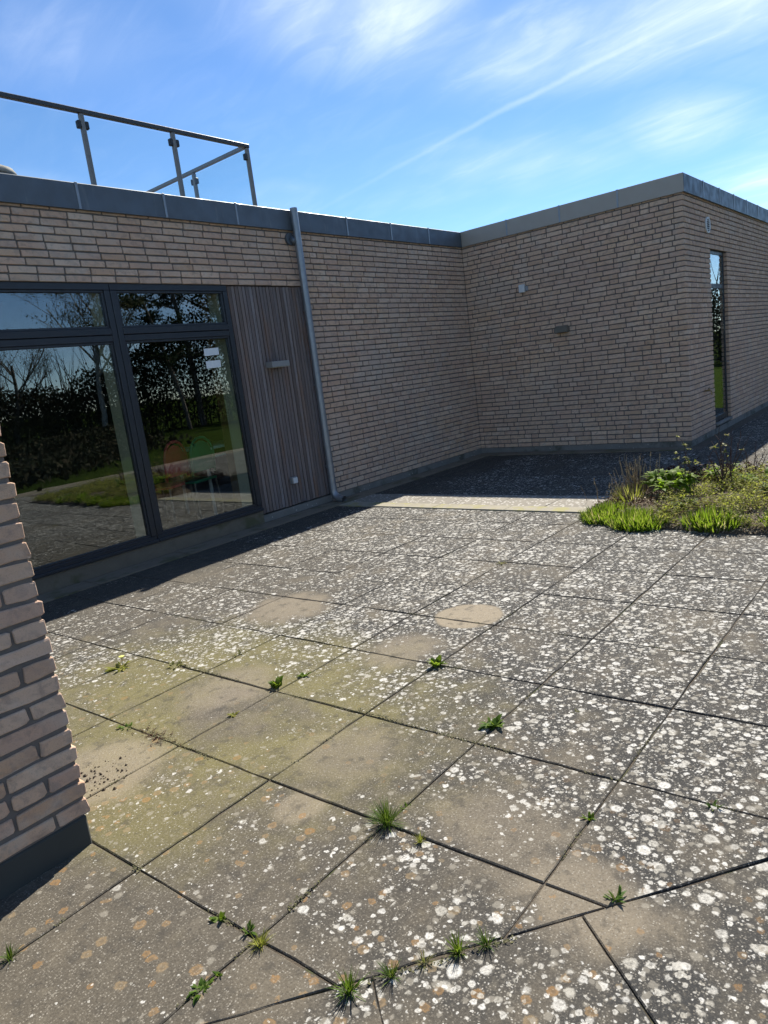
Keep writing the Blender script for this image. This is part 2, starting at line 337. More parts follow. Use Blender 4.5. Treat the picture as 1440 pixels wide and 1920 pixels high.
def m_glass(refl, tint, wavy=True):
    def f(t, b):
        gg = t.add('ShaderNodeNewGeometry'); cs = t.math('ABSOLUTE', t.vmath('DOT_PRODUCT', gg.outputs['Incoming'], gg.outputs['Normal']))
        fac = t.math('ADD', t.math('MULTIPLY', t.math('POWER', t.math('SUBTRACT', 1.0, cs, clamp=True), 5.0), 0.9), refl, clamp=True)
        tr = t.add('ShaderNodeBsdfTransparent'); tr.inputs[0].default_value = (*tint, 1)
        gl = t.add('ShaderNodeBsdfGlossy'); gl.inputs['Roughness'].default_value = 0.0; gl.inputs[0].default_value = (0.93, 0.97, 1, 1)
        mx = t.add('ShaderNodeMixShader'); t.put(mx.inputs[0], fac); t.l.new(tr.outputs[0], mx.inputs[1]); t.l.new(gl.outputs[0], mx.inputs[2])
        P = geo_pos(t)
        if wavy: t.put(gl.inputs['Normal'], t.bump(t.noise(P, 1.1, 1), 0.012, 0.1))
        return mx.outputs[0]
    return f
material('window_glass', m_glass(0.12, (0.86, 0.89, 0.86)))
material('clear_glass', m_glass(0.03, (0.93, 0.96, 0.95), False))
def leafmat(name, stops, trans=0.35, rough=0.55):
    def f(t, b):
        r = rand_id(t); P = geo_pos(t)
        c = t.ramp(r, stops)
        c = t.mix(t.smooth(t.noise(P, 40, 3), 0.4, 0.7, 0, 0.3), c, tuple(q * 0.6 for q in stops[0][1]))
        t.put(b.inputs['Base Color'], c); b.inputs['Roughness'].default_value = rough; b.inputs['Specular IOR Level'].default_value = 0.12
        tl = t.add('ShaderNodeBsdfTranslucent'); t.put(tl.inputs[0], t.mix(0.5, c, (0.14, 0.20, 0.0), 'ADD') if trans > 0.3 else c)
        mx = t.add('ShaderNodeMixShader'); mx.inputs[0].default_value = trans
        t.l.new(b.outputs[0], mx.inputs[1]); t.l.new(tl.outputs[0], mx.inputs[2]); return mx.outputs[0]
    return material(name, f)
leafmat('fresh_leaf', [(0, (0.06, 0.12, 0.012)), (0.5, (0.12, 0.19, 0.02)), (1, (0.19, 0.24, 0.04))], 0.5)
leafmat('clump_leaf', [(0, (0.06, 0.12, 0.012)), (0.45, (0.12, 0.19, 0.02)), (0.8, (0.20, 0.25, 0.04)), (0.93, (0.24, 0.26, 0.06)), (0.96, (0.34, 0.27, 0.14)), (1, (0.40, 0.33, 0.19))], 0.5)
leafmat('bright_leaf', [(0, (0.10, 0.19, 0.015)), (0.5, (0.17, 0.27, 0.025)), (1, (0.25, 0.33, 0.04))], 0.6)
leafmat('grass_leaf', [(0, (0.035, 0.075, 0.012)), (0.6, (0.07, 0.13, 0.02)), (1, (0.14, 0.16, 0.04))], 0.32)
leafmat('dark_leaf', [(0, (0.045, 0.09, 0.014)), (0.6, (0.085, 0.15, 0.02)), (1, (0.13, 0.19, 0.03))], 0.4)
leafmat('olive_leaf', [(0, (0.12, 0.125, 0.04)), (0.5, (0.20, 0.195, 0.07)), (0.8, (0.30, 0.27, 0.13)), (1, (0.26, 0.19, 0.10))], 0.42)
leafmat('yellow_leaf', [(0, (0.19, 0.21, 0.035)), (0.5, (0.28, 0.28, 0.06)), (1, (0.36, 0.33, 0.10))], 0.48)
leafmat('red_leaf', [(0, (0.045, 0.02, 0.015)), (0.5, (0.09, 0.035, 0.024)), (1, (0.13, 0.075, 0.04))], 0.15)
leafmat('dry_stem', [(0, (0.20, 0.155, 0.09)), (0.5, (0.32, 0.25, 0.15)), (1, (0.42, 0.35, 0.23))], 0.2)
leafmat('hedge_leaf', [(0, (0.014, 0.020, 0.007)), (0.5, (0.030, 0.030, 0.014)), (0.8, (0.060, 0.046, 0.026)), (1, (0.025, 0.04, 0.012))], 0.15, 0.8)
leafmat('pine_leaf', [(0, (0.010, 0.022, 0.008)), (1, (0.03, 0.05, 0.016))], 0.1, 0.8)
leafmat('bud_leaf', [(0, (0.07, 0.08, 0.03)), (1, (0.14, 0.13, 0.06))], 0.3, 0.8)

# ------------------------------------------------------------------ mesh helpers
WLOC = {}
class MB:
    def __init__(s): s.v = []; s.f = []
    def box(s, x0, x1, y0, y1, z0, z1, rot=None, org=None):
        n = len(s.v)
        P = [(x0, y0, z0), (x1, y0, z0), (x1, y1, z0), (x0, y1, z0), (x0, y0, z1), (x1, y0, z1), (x1, y1, z1), (x0, y1, z1)]
        s.v += P; s.f += [tuple(n + i for i in q) for q in ((3, 2, 1, 0), (4, 5, 6, 7), (0, 1, 5, 4), (1, 2, 6, 5), (2, 3, 7, 6), (3, 0, 4, 7))]; return s
    def bbox(s, x0, x1, y0, y1, z0, z1, b=0.004):
        """box with all twelve edges chamfered"""
        n = len(s.v); X = (x0, x1); Y = (y0, y1); Z = (z0, z1); sg = (1, -1); idx = {}
        for i in (0, 1):
            for j in (0, 1):
                for k in (0, 1):
                    for a in range(3):
                        p = [X[i] + sg[i] * b, Y[j] + sg[j] * b, Z[k] + sg[k] * b]
                        p[a] = (X[i], Y[j], Z[k])[a]
                        idx[i, j, k, a] = len(s.v); s.v.append(tuple(p))
        F = []
        for a in range(3):
            o = [q for q in range(3) if q != a]
            for e in (0, 1):
                loop = []
                for (p, q) in ((0, 0), (1, 0), (1, 1), (0, 1)):
                    c = [0, 0, 0]; c[a] = e; c[o[0]] = p; c[o[1]] = q; loop.append(idx[(*c, a)])
                F.append((loop, a, e))
        for lp, a, e in F:
            s.f.append(tuple(lp))
        for a in range(3):
            o = [q for q in range(3) if q != a]
            for p in (0, 1):
                for q in (0, 1):
                    c0 = [0, 0, 0]; c1 = [0, 0, 0]; c1[a] = 1
                    for c in (c0, c1): c[o[0]] = p; c[o[1]] = q
                    s.f.append((idx[(*c0, o[0])], idx[(*c1, o[0])], idx[(*c1, o[1])], idx[(*c0, o[1])]))
        for i in (0, 1):
            for j in (0, 1):
                for k in (0, 1): s.f.append((idx[i, j, k, 0], idx[i, j, k, 1], idx[i, j, k, 2]))
        return s
    def tube(s, pts, rads, n=8, cap=True):
        rings = []
        pts = [Vector(p) for p in pts]; prev = None
        for i, p in enumerate(pts):
            d = (pts[min(i + 1, len(pts) - 1)] - pts[max(i - 1, 0)]).normalized()
            if prev is None:
                a = d.orthogonal().normalized()
            else:
                a = (prev - d * prev.dot(d))
                a = a.normalized() if a.length > 1e-6 else d.orthogonal().normalized()
            prev = a; c = d.cross(a); r = rads[i] if hasattr(rads, '__len__') else rads
            k = len(s.v)
            for j in range(n):
                th = 2 * math.pi * j / n; s.v.append(tuple(p + (a * math.cos(th) + c * math.sin(th)) * r))
            rings.append(k)
        for k0, k1 in zip(rings, rings[1:]):
            for j in range(n): s.f.append((k0 + j, k0 + (j + 1) % n, k1 + (j + 1) % n, k1 + j))
        if cap:
            s.f.append(tuple(rings[0] + j for j in reversed(range(n)))); s.f.append(tuple(rings[-1] + j for j in range(n)))
        return s
    def blade(s, base, dirv, length, width, bend, seg=3, tipw=0.1, up=Vector((0, 0, 1)), wave=0.0):
        """curved strip leaf; bend pulls it down"""
        p = Vector(base); d = Vector(dirv).normalized(); side = d.cross(up)
        if side.length < 1e-3: side = Vector((1, 0, 0))
        side.normalize(); k = len(s.v)
        for i in range(seg + 1):
            q = i / seg; wd = width * (math.sin(math.pi * (0.18 + 0.82 * q) ** 0.9) if tipw < 0.5 else 1.0) * 0.5 + width * 0.03
            if i == seg: wd = width * 0.04
            s.v.append(tuple(p - side * wd)); s.v.append(tuple(p + side * wd))
            p = p + d * (length / seg); d = (d + Vector((0, 0, -bend / seg)) + side * rnd.uniform(-wave, wave)).normalized()
        for i in range(seg): s.f.append((k + 2 * i, k + 2 * i + 1, k + 2 * i + 3, k + 2 * i + 2))
        return s
    def leafquad(s, c, nrm, size, asp=0.55):
        n = Vector(nrm).normalized(); a = n.orthogonal().normalized(); a = Quaternion(n, rnd.uniform(0, 6.28)) @ a; b = n.cross(a); c = Vector(c); k = len(s.v)
        s.v += [tuple(c - a * size), tuple(c + b * size * asp + n * size * .15), tuple(c + a * size), tuple(c - b * size * asp + n * size * .15)]
        s.f += [(k, k + 1, k + 2, k + 3)]; return s
    def mesh(s, name, smooth=False):
        me = bpy.data.meshes.new(name); me.from_pydata(s.v, [], s.f); me.validate(); me.update()
        import bmesh
        bm = bmesh.new(); bm.from_mesh(me); bmesh.ops.recalc_face_normals(bm, faces=bm.faces); bm.to_mesh(me); bm.free()
        if smooth:
            me.polygons.foreach_set('use_smooth', [True] * len(me.polygons))
        return me
    def rawmesh(s, name):
        me = bpy.data.meshes.new(name); me.from_pydata(s.v, [], s.f); me.update(); return me

def place(name, me, mat, parent=None, loc=(0, 0, 0), rotz=0.0, scale=None):
    o = bpy.data.objects.new(name, me); COL.objects.link(o)
    if me is not None and mat and not me.materials: me.materials.append(MATS[mat])
    o.location = loc
    if rotz: o.rotation_euler = (0, 0, rotz)
    if scale: o.scale = scale
    adopt(o, parent); WLOC[o] = Vector(loc)
    return o
def adopt(o, parent):
    if parent is not None:
        o.parent = parent; o.matrix_parent_inverse = Matrix.Translation(-WLOC[parent])
def part(name, mb, mat, parent=None, smooth=False): return place(name, mb.mesh(name, smooth), mat, parent)
def empty(name, loc, label, cat, group=None):
    o = bpy.data.objects.new(name, None); COL.objects.link(o); o.location = loc; WLOC[o] = Vector(loc); o.empty_display_size = 0.1
    return tag(o, label, cat, group)
def tag(o, label=None, cat=None, group=None, kind=None):
    if label: o['label'] = label
    if cat: o['category'] = cat
    if group: o['group'] = group
    if kind: o['kind'] = kind
    return o
def thing(name, mb, mat, loc, label, cat, group=None, smooth=False):
    """a one-mesh thing whose mesh was made in world coordinates; origin moved to loc"""
    L = Vector(loc); mb.v = [tuple(Vector(p) - L) for p in mb.v]
    return tag(place(name, mb.mesh(name, smooth), mat, None, loc), label, cat, group)
def project(p):
    d = Vector(p) - CP; f = d.dot(CF)
    if f < 0.05: return None
    return 720 + FPX * d.dot(CR) / f, 960 - FPX * d.dot(CU) / f, f
def in_frame(p, m=25):
    q = project(p); return q is not None and -m < q[0] < 1440 + m and -m < q[1] < 1920 + m
def noise1(x, y): 
    from mathutils import noise
    return noise.noise(Vector((x, y, 0.37)))

# ------------------------------------------------------------------ measured places
YA, XB, YC = 6.0748, 9.7816, 2.7855      # faces of the window wall, the end wall, the side wall
ZT, ZC, ZP, ZW = 3.452, 3.236, 0.0855, 2.6125
COURSE, BH, JT = 0.0665, 0.0522, 0.0132
SH, SV = -0.027, -0.007                  # paving is laid slightly out of square
PX, PY = 0.573, 0.577
def gx(k, y): return 0.953 + PX * k + SH * (y - 1.5)
def gy(k, x): return 0.893 + PY * k + SV * (x - 1.5)

# ------------------------------------------------------------------ ground
g = MB(); 
g.v = [(-900, -900, -0.06), (900, -900, -0.06), (900, 900, -0.06), (-900, 900, -0.06)]; g.f = [(0, 1, 2, 3)]
tag(place('lawn', g.rawmesh('lawn'), 'lawn'), 'mown green lawn beyond the terrace', None, None, 'structure')

# paving: one bed of joint soil with slabs as pieces
pv = MB(); pv.v = [(-4, -2.0, -0.0065), (14.78, -2.0, -0.0065), (14.78, 6.3, -0.0065), (-4, 6.3, -0.0065)]; pv.f = [(0, 1, 2, 3)]
terrace = tag(place('terrace_paving', pv.rawmesh('terrace_paving'), 'joint_soil'), 'lichen-spotted concrete slab terrace with mossy joints', None, None, 'structure')
DA = Vector((1.487, 0.755)); DD = Vector((1.346, -1.078)).normalized(); DN = Vector((-DD.y, DD.x))   # diagonal cut; DN points away from the camera
if DN.dot(Vector((1, 1))) < 0: DN = -DN
BED = [(6.06, 2.66), (5.84, 2.50), (5.60, 2.14), (5.46, 1.70), (5.44, 1.30), (5.44, -0.80), (7.95, -0.80), (7.95, 1.7), (7.75, 2.45), (7.3, 2.70)]
def inside(p, poly):
    c = False; n = len(poly)
    for i in range(n):
        (x0, y0), (x1, y1) = poly[i], poly[(i + 1) % n]
        if (y0 > p[1]) != (y1 > p[1]) and p[0] < (x1 - x0) * (p[1] - y0) / (y1 - y0) + x0: c = not c
    return c
def clip(poly, a, n):
    out = []
    for i in range(len(poly)):
        p, q = Vector(poly[i]), Vector(poly[(i + 1) % len(poly)]); dp, dq = (p - a).dot(n), (q - a).dot(n)
        if dp >= 0: out.append(tuple(p))
        if (dp >= 0) != (dq >= 0): out.append(tuple(p + (q - p) * (dp / (dp - dq))))
    return out
def inset(poly, d):
    c = sum((Vector(p) for p in poly), Vector((0, 0))) / len(poly); n = len(poly); L = []
    for i in range(n):
        p, q = Vector(poly[i]), Vector(poly[(i + 1) % n]); e = (q - p).normalized(); nn = Vector((-e.y, e.x))
        if nn.dot(c - p) < 0: nn = -nn
        L.append((p + nn * d, e))
    out = []
    for i in range(n):
        (p, e), (q, f) = L[i - 1], L[i]; den = e.x * f.y - e.y * f.x
        if abs(den) < 1e-4: out.append(tuple(q)); continue
        tt = ((q.x - p.x) * f.y - (q.y - p.y) * f.x) / den; out.append(tuple(p + e * tt))
    return out
def area(poly): return 0.5 * abs(sum(poly[i][0] * poly[(i + 1) % len(poly)][1] - poly[(i + 1) % len(poly)][0] * poly[i][1] for i in range(len(poly))))
def chip_edges(poly, n=5, a=0.0022):
    out = []
    for i in range(len(poly)):
        p, q = Vector(poly[i]), Vector(poly[(i + 1) % len(poly)]); e = (q - p); L = e.length; nn = Vector((-e.y, e.x)).normalized()
        k = n if L > 0.3 else 2
        out.append(tuple(p))
        for j in range(1, k): out.append(tuple(p + e * (j / k + rnd.uniform(-.06, .06)) + nn * rnd.gauss(0, a)))
    return out
def slab(poly, z=0.0, gap=0.0034, mat='slab', name='paving_slab', tilt=1.0, parent=None, th=0.045):
    if len(poly) < 3 or area(poly) < 0.006: return
    poly = inset(poly, gap)
    if area(poly) < 0.004: return
    c = sum((Vector(p) for p in poly), Vector((0, 0))) / len(poly)
    outer = chip_edges(poly); mb = MB(); n = len(outer); b = 0.0032
    tx, ty, dz = rnd.gauss(0, 0.0022) * tilt, rnd.gauss(0, 0.0022) * tilt, rnd.uniform(-0.0015, 0.0015) * tilt
    def P(q, zz, s=0.0):
        v = Vector(q) - c; 
        if s: v = v * (1 - s / max(v.length, .02))
        return (v.x, v.y, zz + v.x * tx + v.y * ty + dz)
    for q in outer: mb.v.append(P(q, 0, b * 1.25))
    for q in outer: mb.v.append(P(q, -b))
    for q in outer: mb.v.append(P(q, -th))
    mb.f.append(tuple(range(n)))
    for r in (0, n):
        for j in range(n): mb.f.append((r + j, r + (j + 1) % n, r + n + (j + 1) % n, r + n + j))
    return place(name, mb.mesh(name), mat, parent or terrace, (c.x, c.y, z))
def buried(c): return (c[1] > YA - 0.02 and c[0] < XB) or (c[0] > XB - 0.02 and c[1] > YC - 0.02)
KS0, KS1 = 5.93, 6.12
for i in range(-4, 24):
    for j in range(-5, 9):
        if i == 9: pass
        q = []
        for a, b_ in ((0, 0), (1, 0), (1, 1), (0, 1)):
            y0 = 0.893 + PY * (j + b_); xx = gx(i + a, y0) + (0.0 if i < 9 else 0.05); q.append((xx, y0 + SV * (xx - 1.5)))
        cx = sum(p[0] for p in q) / 4; cy = sum(p[1] for p in q) / 4
        if i <= 8: q = clip(q, Vector((KS0, 0)), Vector((-1, 0)))
        else: q = clip(q, Vector((KS1, 0)), Vector((1, 0)))
        if i < 9: q = clip(q, Vector((0, 5.76)), Vector((0, -1))) if len(q) > 2 else q
        elif cx < XB: q = clip(q, Vector((0, 5.84)), Vector((0, -1))) if len(q) > 2 else q
        if len(q) > 2: q = clip(q, DA, DN)
        # keep out of walls and the planting bed
        if len(q) > 2 and cx > XB - 0.5: q = clip(q, Vector((0, YC - 0.16)), Vector((0, -1))) if cy < YC + .3 else clip(q, Vector((XB - 0.03, 0)), Vector((-1, 0)))
        if len(q) < 3: continue
        ins = sum(inside(p, BED) for p in q) + inside((cx, cy), BED)
        if ins >= len(q): continue
        slab(q, mat='pale_slab' if i in (8, 9) and 6.1 < cx < 6.75 and cy > 2.5 else 'slab')
# diagonal slabs on the near side
for r in range(0, 5):
    for k in range(-4, 5):
        o0 = DA + DD * 0.582 * k - DN * 0.58 * r
        q = [tuple(o0), tuple(o0 + DD * 0.582), tuple(o0 + DD * 0.582 - DN * 0.58), tuple(o0 - DN * 0.58)]
        slab(q, gap=0.0022)
# mossy kerb across the terrace and the strip along the foot of the wall
yy = 2.62
while yy < 5.7:
    y2 = min(yy + 0.88, 5.74); slab([(KS0, yy), (KS1, yy), (KS1, y2), (KS0, y2)], 0.012, 0.003, 'mossy_kerb', 'kerb_stone', 0.5, th=0.06); yy = y2
xx = -1.0
while xx < 9.7:
    x2 = min(xx + 0.96, XB - 0.03); slab([(xx, 5.765), (x2, 5.765), (x2, YA - 0.035), (xx, YA - 0.035)], 0.008, 0.004, 'mossy_strip', 'edging_slab', 0.6, th=0.055); xx = x2
yy = YC
while yy < 5.7:
    y2 = min(yy + 0.96, 5.75); slab([(XB - 0.30, yy), (XB - 0.035, yy), (XB - 0.035, y2), (XB - 0.30, y2)], 0.010, 0.004, 'mossy_strip', 'edging_slab', 0.6, th=0.055); yy = y2
# soil of the planting bed: a low mound
def bed_soil():
    mb = MB(); n = len(BED); cx = sum(p[0] for p in BED) / n; cy = sum(p[1] for p in BED) / n
    ring = []
    dense = []
    for i in range(n):
        p, q = Vector(BED[i]), Vector(BED[(i + 1) % n]); k = max(2, int((q - p).length / 0.12))
        for j in range(k): dense.append(p + (q - p) * (j / k) + Vector((rnd.uniform(-.012, .012), rnd.uniform(-.012, .012))))
    lv = [(1.0, -0.03), (0.985, 0.004), (0.95, 0.03), (0.85, 0.05), (0.6, 0.075), (0.3, 0.085)]
    m = len(dense); c = Vector((cx, cy))
    for s, z in lv:
        for p in dense:
            q = c + (p - c) * s; mb.v.append((q.x, q.y, z + (noise1(q.x * 5, q.y * 5) * 0.02 if s < 0.98 else 0)))
    for r in range(len(lv) - 1):
        for j in range(m): mb.f.append((r * m + j, r * m + (j + 1) % m, (r + 1) * m + (j + 1) % m, (r + 1) * m + j))
    mb.f.append(tuple((len(lv) - 1) * m + j for j in range(m)))
    return tag(part('soil', mb, 'soil', None, True), 'mounded brown soil of the planting bed', None, None, 'structure')
soil = bed_soil()

# ------------------------------------------------------------------ bricks
def brick_mesh(L, D, seed, rough=1.0, H=BH):
    r = random.Random(seed); hx, hz = L / 2, H / 2; mb = MB(); c = 0.0055 * min(rough, 1.15)
    o = []
    def j(a=0.0012): return r.gauss(0, a * rough)
    for sx, sz in ((-1, -1), (1, -1), (1, 1), (-1, 1)):
        k1, k2 = c * r.uniform(.3, 1.5), c * r.uniform(.3, 1.5)
        A_ = (sx * (hx - (k1 if sx * sz > 0 else k1)) + 0, sz * hz); B_ = (sx * hx, sz * (hz - k2))
        o += [A_, B_] if sx * sz < 0 else [B_, A_]
        if (sx, sz) == (-1, -1): pass
        if (sx, sz) == (-1, -1): mid = (j(.01), -hz)
        if (sx, sz) == (-1, -1): o.append(mid)
        if (sx, sz) == (1, 1): o.append((j(.01), hz))
    # order counter-clockwise by angle
    o.sort(key=lambda p: math.atan2(p[1] / hz, p[0] / hx))
    o = [(p[0] + j(), p[1] + j()) for p in o]; n = len(o); b = 0.0028
    tiltx, tiltz = r.gauss(0, .006) * rough, r.gauss(0, .02) * rough
    for p in o: mb.v.append((p[0] * (1 - b / hx), max(0, p[0] * tiltx + p[1] * tiltz + j(.0006)), p[1] * (1 - b / hz)))
    for p in o: mb.v.append((p[0], b + 0.0006 + j(.0004), p[1]))
    for p in o: mb.v.append((p[0], D, p[1]))
    mb.f.append(tuple(range(n)))
    for q in (0, n):
        for i in range(n): mb.f.append((q + i, q + (i + 1) % n, q + n + (i + 1) % n, q + n + i))
    return mb
VAR = {}
def brick_var(L, D, rough):
    key = ('s' if L > 0.16 else 'h', D, rough)
    if key not in VAR:
        base = 0.228 if L > 0.16 else 0.108; lst = []
        for q in range(9 if base > .2 else 5):
            mb = brick_mesh(base, D, q * 13 + int(base * 1000) + int(D * 999), rough); lst.append((mb, mb.mesh('brick')))
        VAR[key] = (base, lst)
    return VAR[key]
def course(a, b, r, first=None, header=0.16):
    """brick intervals filling a..b"""
    out = []; u = a
    l0 = first if first else r.choice((0.228, 0.108, 0.168, 0.228, 0.05 + r.random() * 0.17))
    L = l0
    while u < b - 0.03:
        e = min(u + L, b)
        if b - e < 0.055: e = b
        out.append((u, e)); u = e + JT; L = 0.108 if r.random() < header else 0.228
    return out
def build_bricks(wall, bricks, facing, plane, rough=1.0, limit=300):
    """bricks: (u0, u1, z0, z1, depth). facing: '-y' (u=+x), '-x' (u=-y), '+x' (u=+y)"""
    rotz = {'-y': 0.0, '-x': -math.pi / 2, '+x': math.pi / 2}[facing]; r = random.Random(hash(facing) % 7 + int(plane * 100))
    rows = []
    for (u0, u1, z0, z1, D) in bricks:
        uc, zc = (u0 + u1) / 2, (z0 + z1) / 2; off = r.uniform(-0.0015, 0.0022) * rough
        c = {'-y': (uc, plane + off, zc), '-x': (plane + off, -uc, zc), '+x': (plane - off, uc, zc)}[facing]
        q = project(c); a = 0
        if in_frame(c, 10):
            nrm = {'-y': Vector((0, -1, 0)), '-x': Vector((-1, 0, 0)), '+x': Vector((1, 0, 0))}[facing]; v = (CP - Vector(c)); a = max(0, nrm.dot(v.normalized())) * (u1 - u0) * (z1 - z0) / v.length_squared
        rows.append((a, c, u1 - u0, z1 - z0, D))
    rows.sort(key=lambda q: -q[0])
    rest = MB(); ca, sa = round(math.cos(rotz)), round(math.sin(rotz))
    for i, (a, c, L, H, D) in enumerate(rows):
        base, lst = brick_var(L, D, rough); mb, me = lst[r.randrange(len(lst))]; sx = L / base; sz = H / BH
        if i < limit and a > 0:
            place('brick', me, 'brick', wall, c, rotz, (sx, 1, sz))
        else:
            k = len(rest.v)
            for (x, y, z) in mb.v:
                x *= sx; rest.v.append((c[0] + x * ca - y * sa, c[1] + x * sa + y * ca, c[2] + z * sz))
            rest.f += [tuple(k + q for q in f) for f in mb.f]
    if rest.v:
        me = rest.mesh('bricks'); tag(place('bricks', me, 'brick', wall), None, None, None, 'stuff')

building = empty('building', (XB, YA, 0), 'single-storey flat-roofed building of buff brick with grey metal coping', 'building')
def courses(z0, z1):
    z = z0; k = 0
    while z + 0.012 < z1:
        yield k, z + 0.0, min(z + BH, z1); z += COURSE; k += 1
# window wall: only the band above the window and cladding (x -1.5 .. 6.17)
rw = random.Random(3)
XP = 6.19
mort = MB().box(-1.5, XP + 0.012, YA + 0.0115, YA + 0.33, ZW - 0.004, ZC + 0.03)
wallA = part('window_wall', mort, 'mortar', building); wallA['label'] = 'buff brick band above the window and timber cladding'
L = []
for k, z0, z1 in courses(ZW, ZC + 0.02): L += [(a, b, z0, z1, 0.03) for a, b in course(-1.5, XP, rw, (0.20 if k % 2 else 0.085) + rw.uniform(-0.03, 0.03), 0.015)]
build_bricks(wallA, L, '-y', YA)
# plain brick wall right of the downpipe
mort = MB().box(XP + 0.013, XB + 0.33, YA + 0.0115, YA + 0.33, ZP - 0.004, ZC + 0.03)
wallR = part('plain_wall', mort, 'mortar', building); wallR['label'] = 'plain buff brick wall between downpipe and inner corner'
L = []
for k, z0, z1 in courses(ZP, ZC + 0.02): L += [(a, b, z0, z1, 0.03) for a, b in course(XP + 0.012, XB - 0.002, rw, None, 0.12)]
build_bricks(wallR, L, '-y', YA)
# end wall (faces the terrace) and side wall (faces the path), toothed at the corner
mort = MB().box(XB + 0.0115, XB + 0.33, YC + 0.0115, YA + 0.0113, ZP - 0.004, ZC + 0.03)
wallB = part('end_wall', mort, 'mortar', building); wallB['label'] = 'brownish brick end wall facing the terrace'
OX0, OX1, OZ0, OZ1 = 10.98, 11.88, 0.15, ZP + COURSE * 38
CX1 = 19.0
mort = MB().box(XB + 0.332, OX0 - 0.012, YC + 0.0115, YC + 0.33, ZP - 0.004, ZC + 0.03)
mort.box(OX1 + 0.012, CX1, YC + 0.0115, YC + 0.33, ZP - 0.004, ZC + 0.03)
mort.box(OX0 - 0.0119, OX1 + 0.0119, YC + 0.0115, YC + 0.33, OZ1 - 0.004, ZC + 0.03)
wallC = part('side_wall', mort, 'mortar', building); wallC['label'] = 'brick side wall with narrow window and round vent'
LB, LC = [], []
lenB = YA - YC
for k, z0, z1 in courses(ZP, ZC + 0.02):
    even = k % 2 == 0
    end = 0.0 if even else 0.108 + JT
    iv = course(end, lenB - 0.002, rw, rw.choice((0.228, 0.19, 0.168, 0.14, 0.108)), 0.24)
    for n_, (a, b) in enumerate(iv):       # measured from the outer corner; u = -y
        LB.append((-(YC) - b, -(YC) - a, z0, z1, 0.108 if (even and n_ == 0) else 0.03))
    st = XB + (0.108 + JT if even else 0.0)
    segs = [(st, CX1)] if z0 >= OZ1 - 0.01 else [(st, OX0), (OX1, CX1)]
    for si, (s0, s1) in enumerate(segs):
        for n_, (a, b) in enumerate(course(s0, s1, rw, 0.228 if (si == 0 and not even) else None, 0.15)):
            LC.append((a, b, z0, z1, 0.108 if ((si == 0 and n_ == 0 and not even) or (si == 1 and n_ == 0) or (len(segs) == 2 and si == 0 and abs(b - OX0) < 1e-6)) else 0.03))
build_bricks(wallB, LB, '-x', XB)
build_bricks(wallC, LC, '-y', YC)

# plinths (concrete foot)
pl = MB().box(-1.5, 5.05, YA + 0.012, YA + 0.33, -0.04, 0.138); part('plinth', pl, 'mossy_strip', building)
pl = MB().box(5.052, XP + 0.01, YA + 0.03, YA + 0.33, -0.04, 0.078); part('plinth', pl, 'concrete', building)
pl = MB().box(XP + 0.012, XB + 0.33, YA + 0.012, YA + 0.33, -0.04, ZP - 0.006); part('plinth', pl, 'concrete', building)
pl = MB().box(XB + 0.012, XB + 0.33, YC + 0.012, YA + 0.0115, -0.04, ZP - 0.006); part('plinth', pl, 'concrete', building)
pl = MB().box(XB + 0.332, CX1, YC + 0.012, YC + 0.33, -0.04, ZP - 0.006); part('plinth', pl, 'concrete', building)

# coping: folded zinc panels
coping = bpy.data.objects.new('coping', MB().box(-1.5, XB + 0.3, YA + 0.02, YA + 0.31, ZC + 0.032, ZT - 0.02).mesh('coping')); COL.objects.link(coping)
coping.data.materials.append(MATS['roof_felt']); WLOC[coping] = Vector((0, 0, 0)); adopt(coping, building)
coping2 = place('coping', MB().box(XB + 0.02, XB + 0.31, YC + 0.02, YA + 0.018, ZC + 0.032, ZT - 0.02).box(XB + 0.312, CX1, YC + 0.02, YC + 0.31, ZC + 0.032, ZT - 0.02).mesh('coping'), 'roof_felt', building)
OV = 0.025
def profile_panel(parent, a, b, facing, plane, m0=0.0, m1=0.0):
    """folded sheet: drip, fascia, top. m0/m1: how far the ends mitre (fascia longer/shorter)"""
    prof = [(-OV + 0.012, ZC - 0.012), (-OV - 0.004, ZC - 0.008), (-OV, ZT - 0.006), (-OV + 0.006, ZT), (0.335, ZT + 0.012), (0.335, ZT - 0.02)]
    mb = MB(); n = len(prof)
    seamw = 0.002
    for (u, m) in ((a + seamw, m0), (b - seamw, m1)):
        for d, z in prof:
            uu = u + m * d
            mb.v.append({'-y': (uu, plane + d, z), '-x': (plane + d, -uu, z)}[facing])
    for j in range(n - 1): mb.f.append((j, j + 1, n + j + 1, n + j))
    mb.f.append(tuple(range(n))); mb.f.append(tuple(range(n, 2 * n)))
    p = part('coping_panel', mb, 'bounce_lit_zinc' if facing == '-x' else 'zinc', parent)
    # raised lap seam at the far end
    return p
def seam(parent, u, facing, plane):
    mb = MB()
    if facing == '-y': mb.bbox(u - 0.012, u + 0.012, plane - OV - 0.0075, plane - OV + 0.004, ZC - 0.006, ZT + 0.003, 0.002)
    else: mb.bbox(plane - OV - 0.0075, plane - OV + 0.004, -u - 0.012, -u + 0.012, ZC - 0.006, ZT + 0.003, 0.002)
    part('coping_seam', mb, 'galvanised', parent)
JA = [-1.5, -0.03, 0.86, 1.75, 2.64, 3.533, 4.424, 5.318, 6.2, 7.098, 8.0, 8.888, XB]
for a, b in zip(JA, JA[1:]): profile_panel(coping, a, b, '-y', YA, 0, 1.0 if b == XB else 0)
for u in JA[1:-1]: seam(coping, u, '-y', YA)
JB = [-YA, -5.256, -4.421, -3.596, -YC]
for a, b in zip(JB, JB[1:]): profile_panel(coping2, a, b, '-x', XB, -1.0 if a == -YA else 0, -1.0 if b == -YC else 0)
for u in JB[1:-1]: seam(coping2, u, '-x', XB)
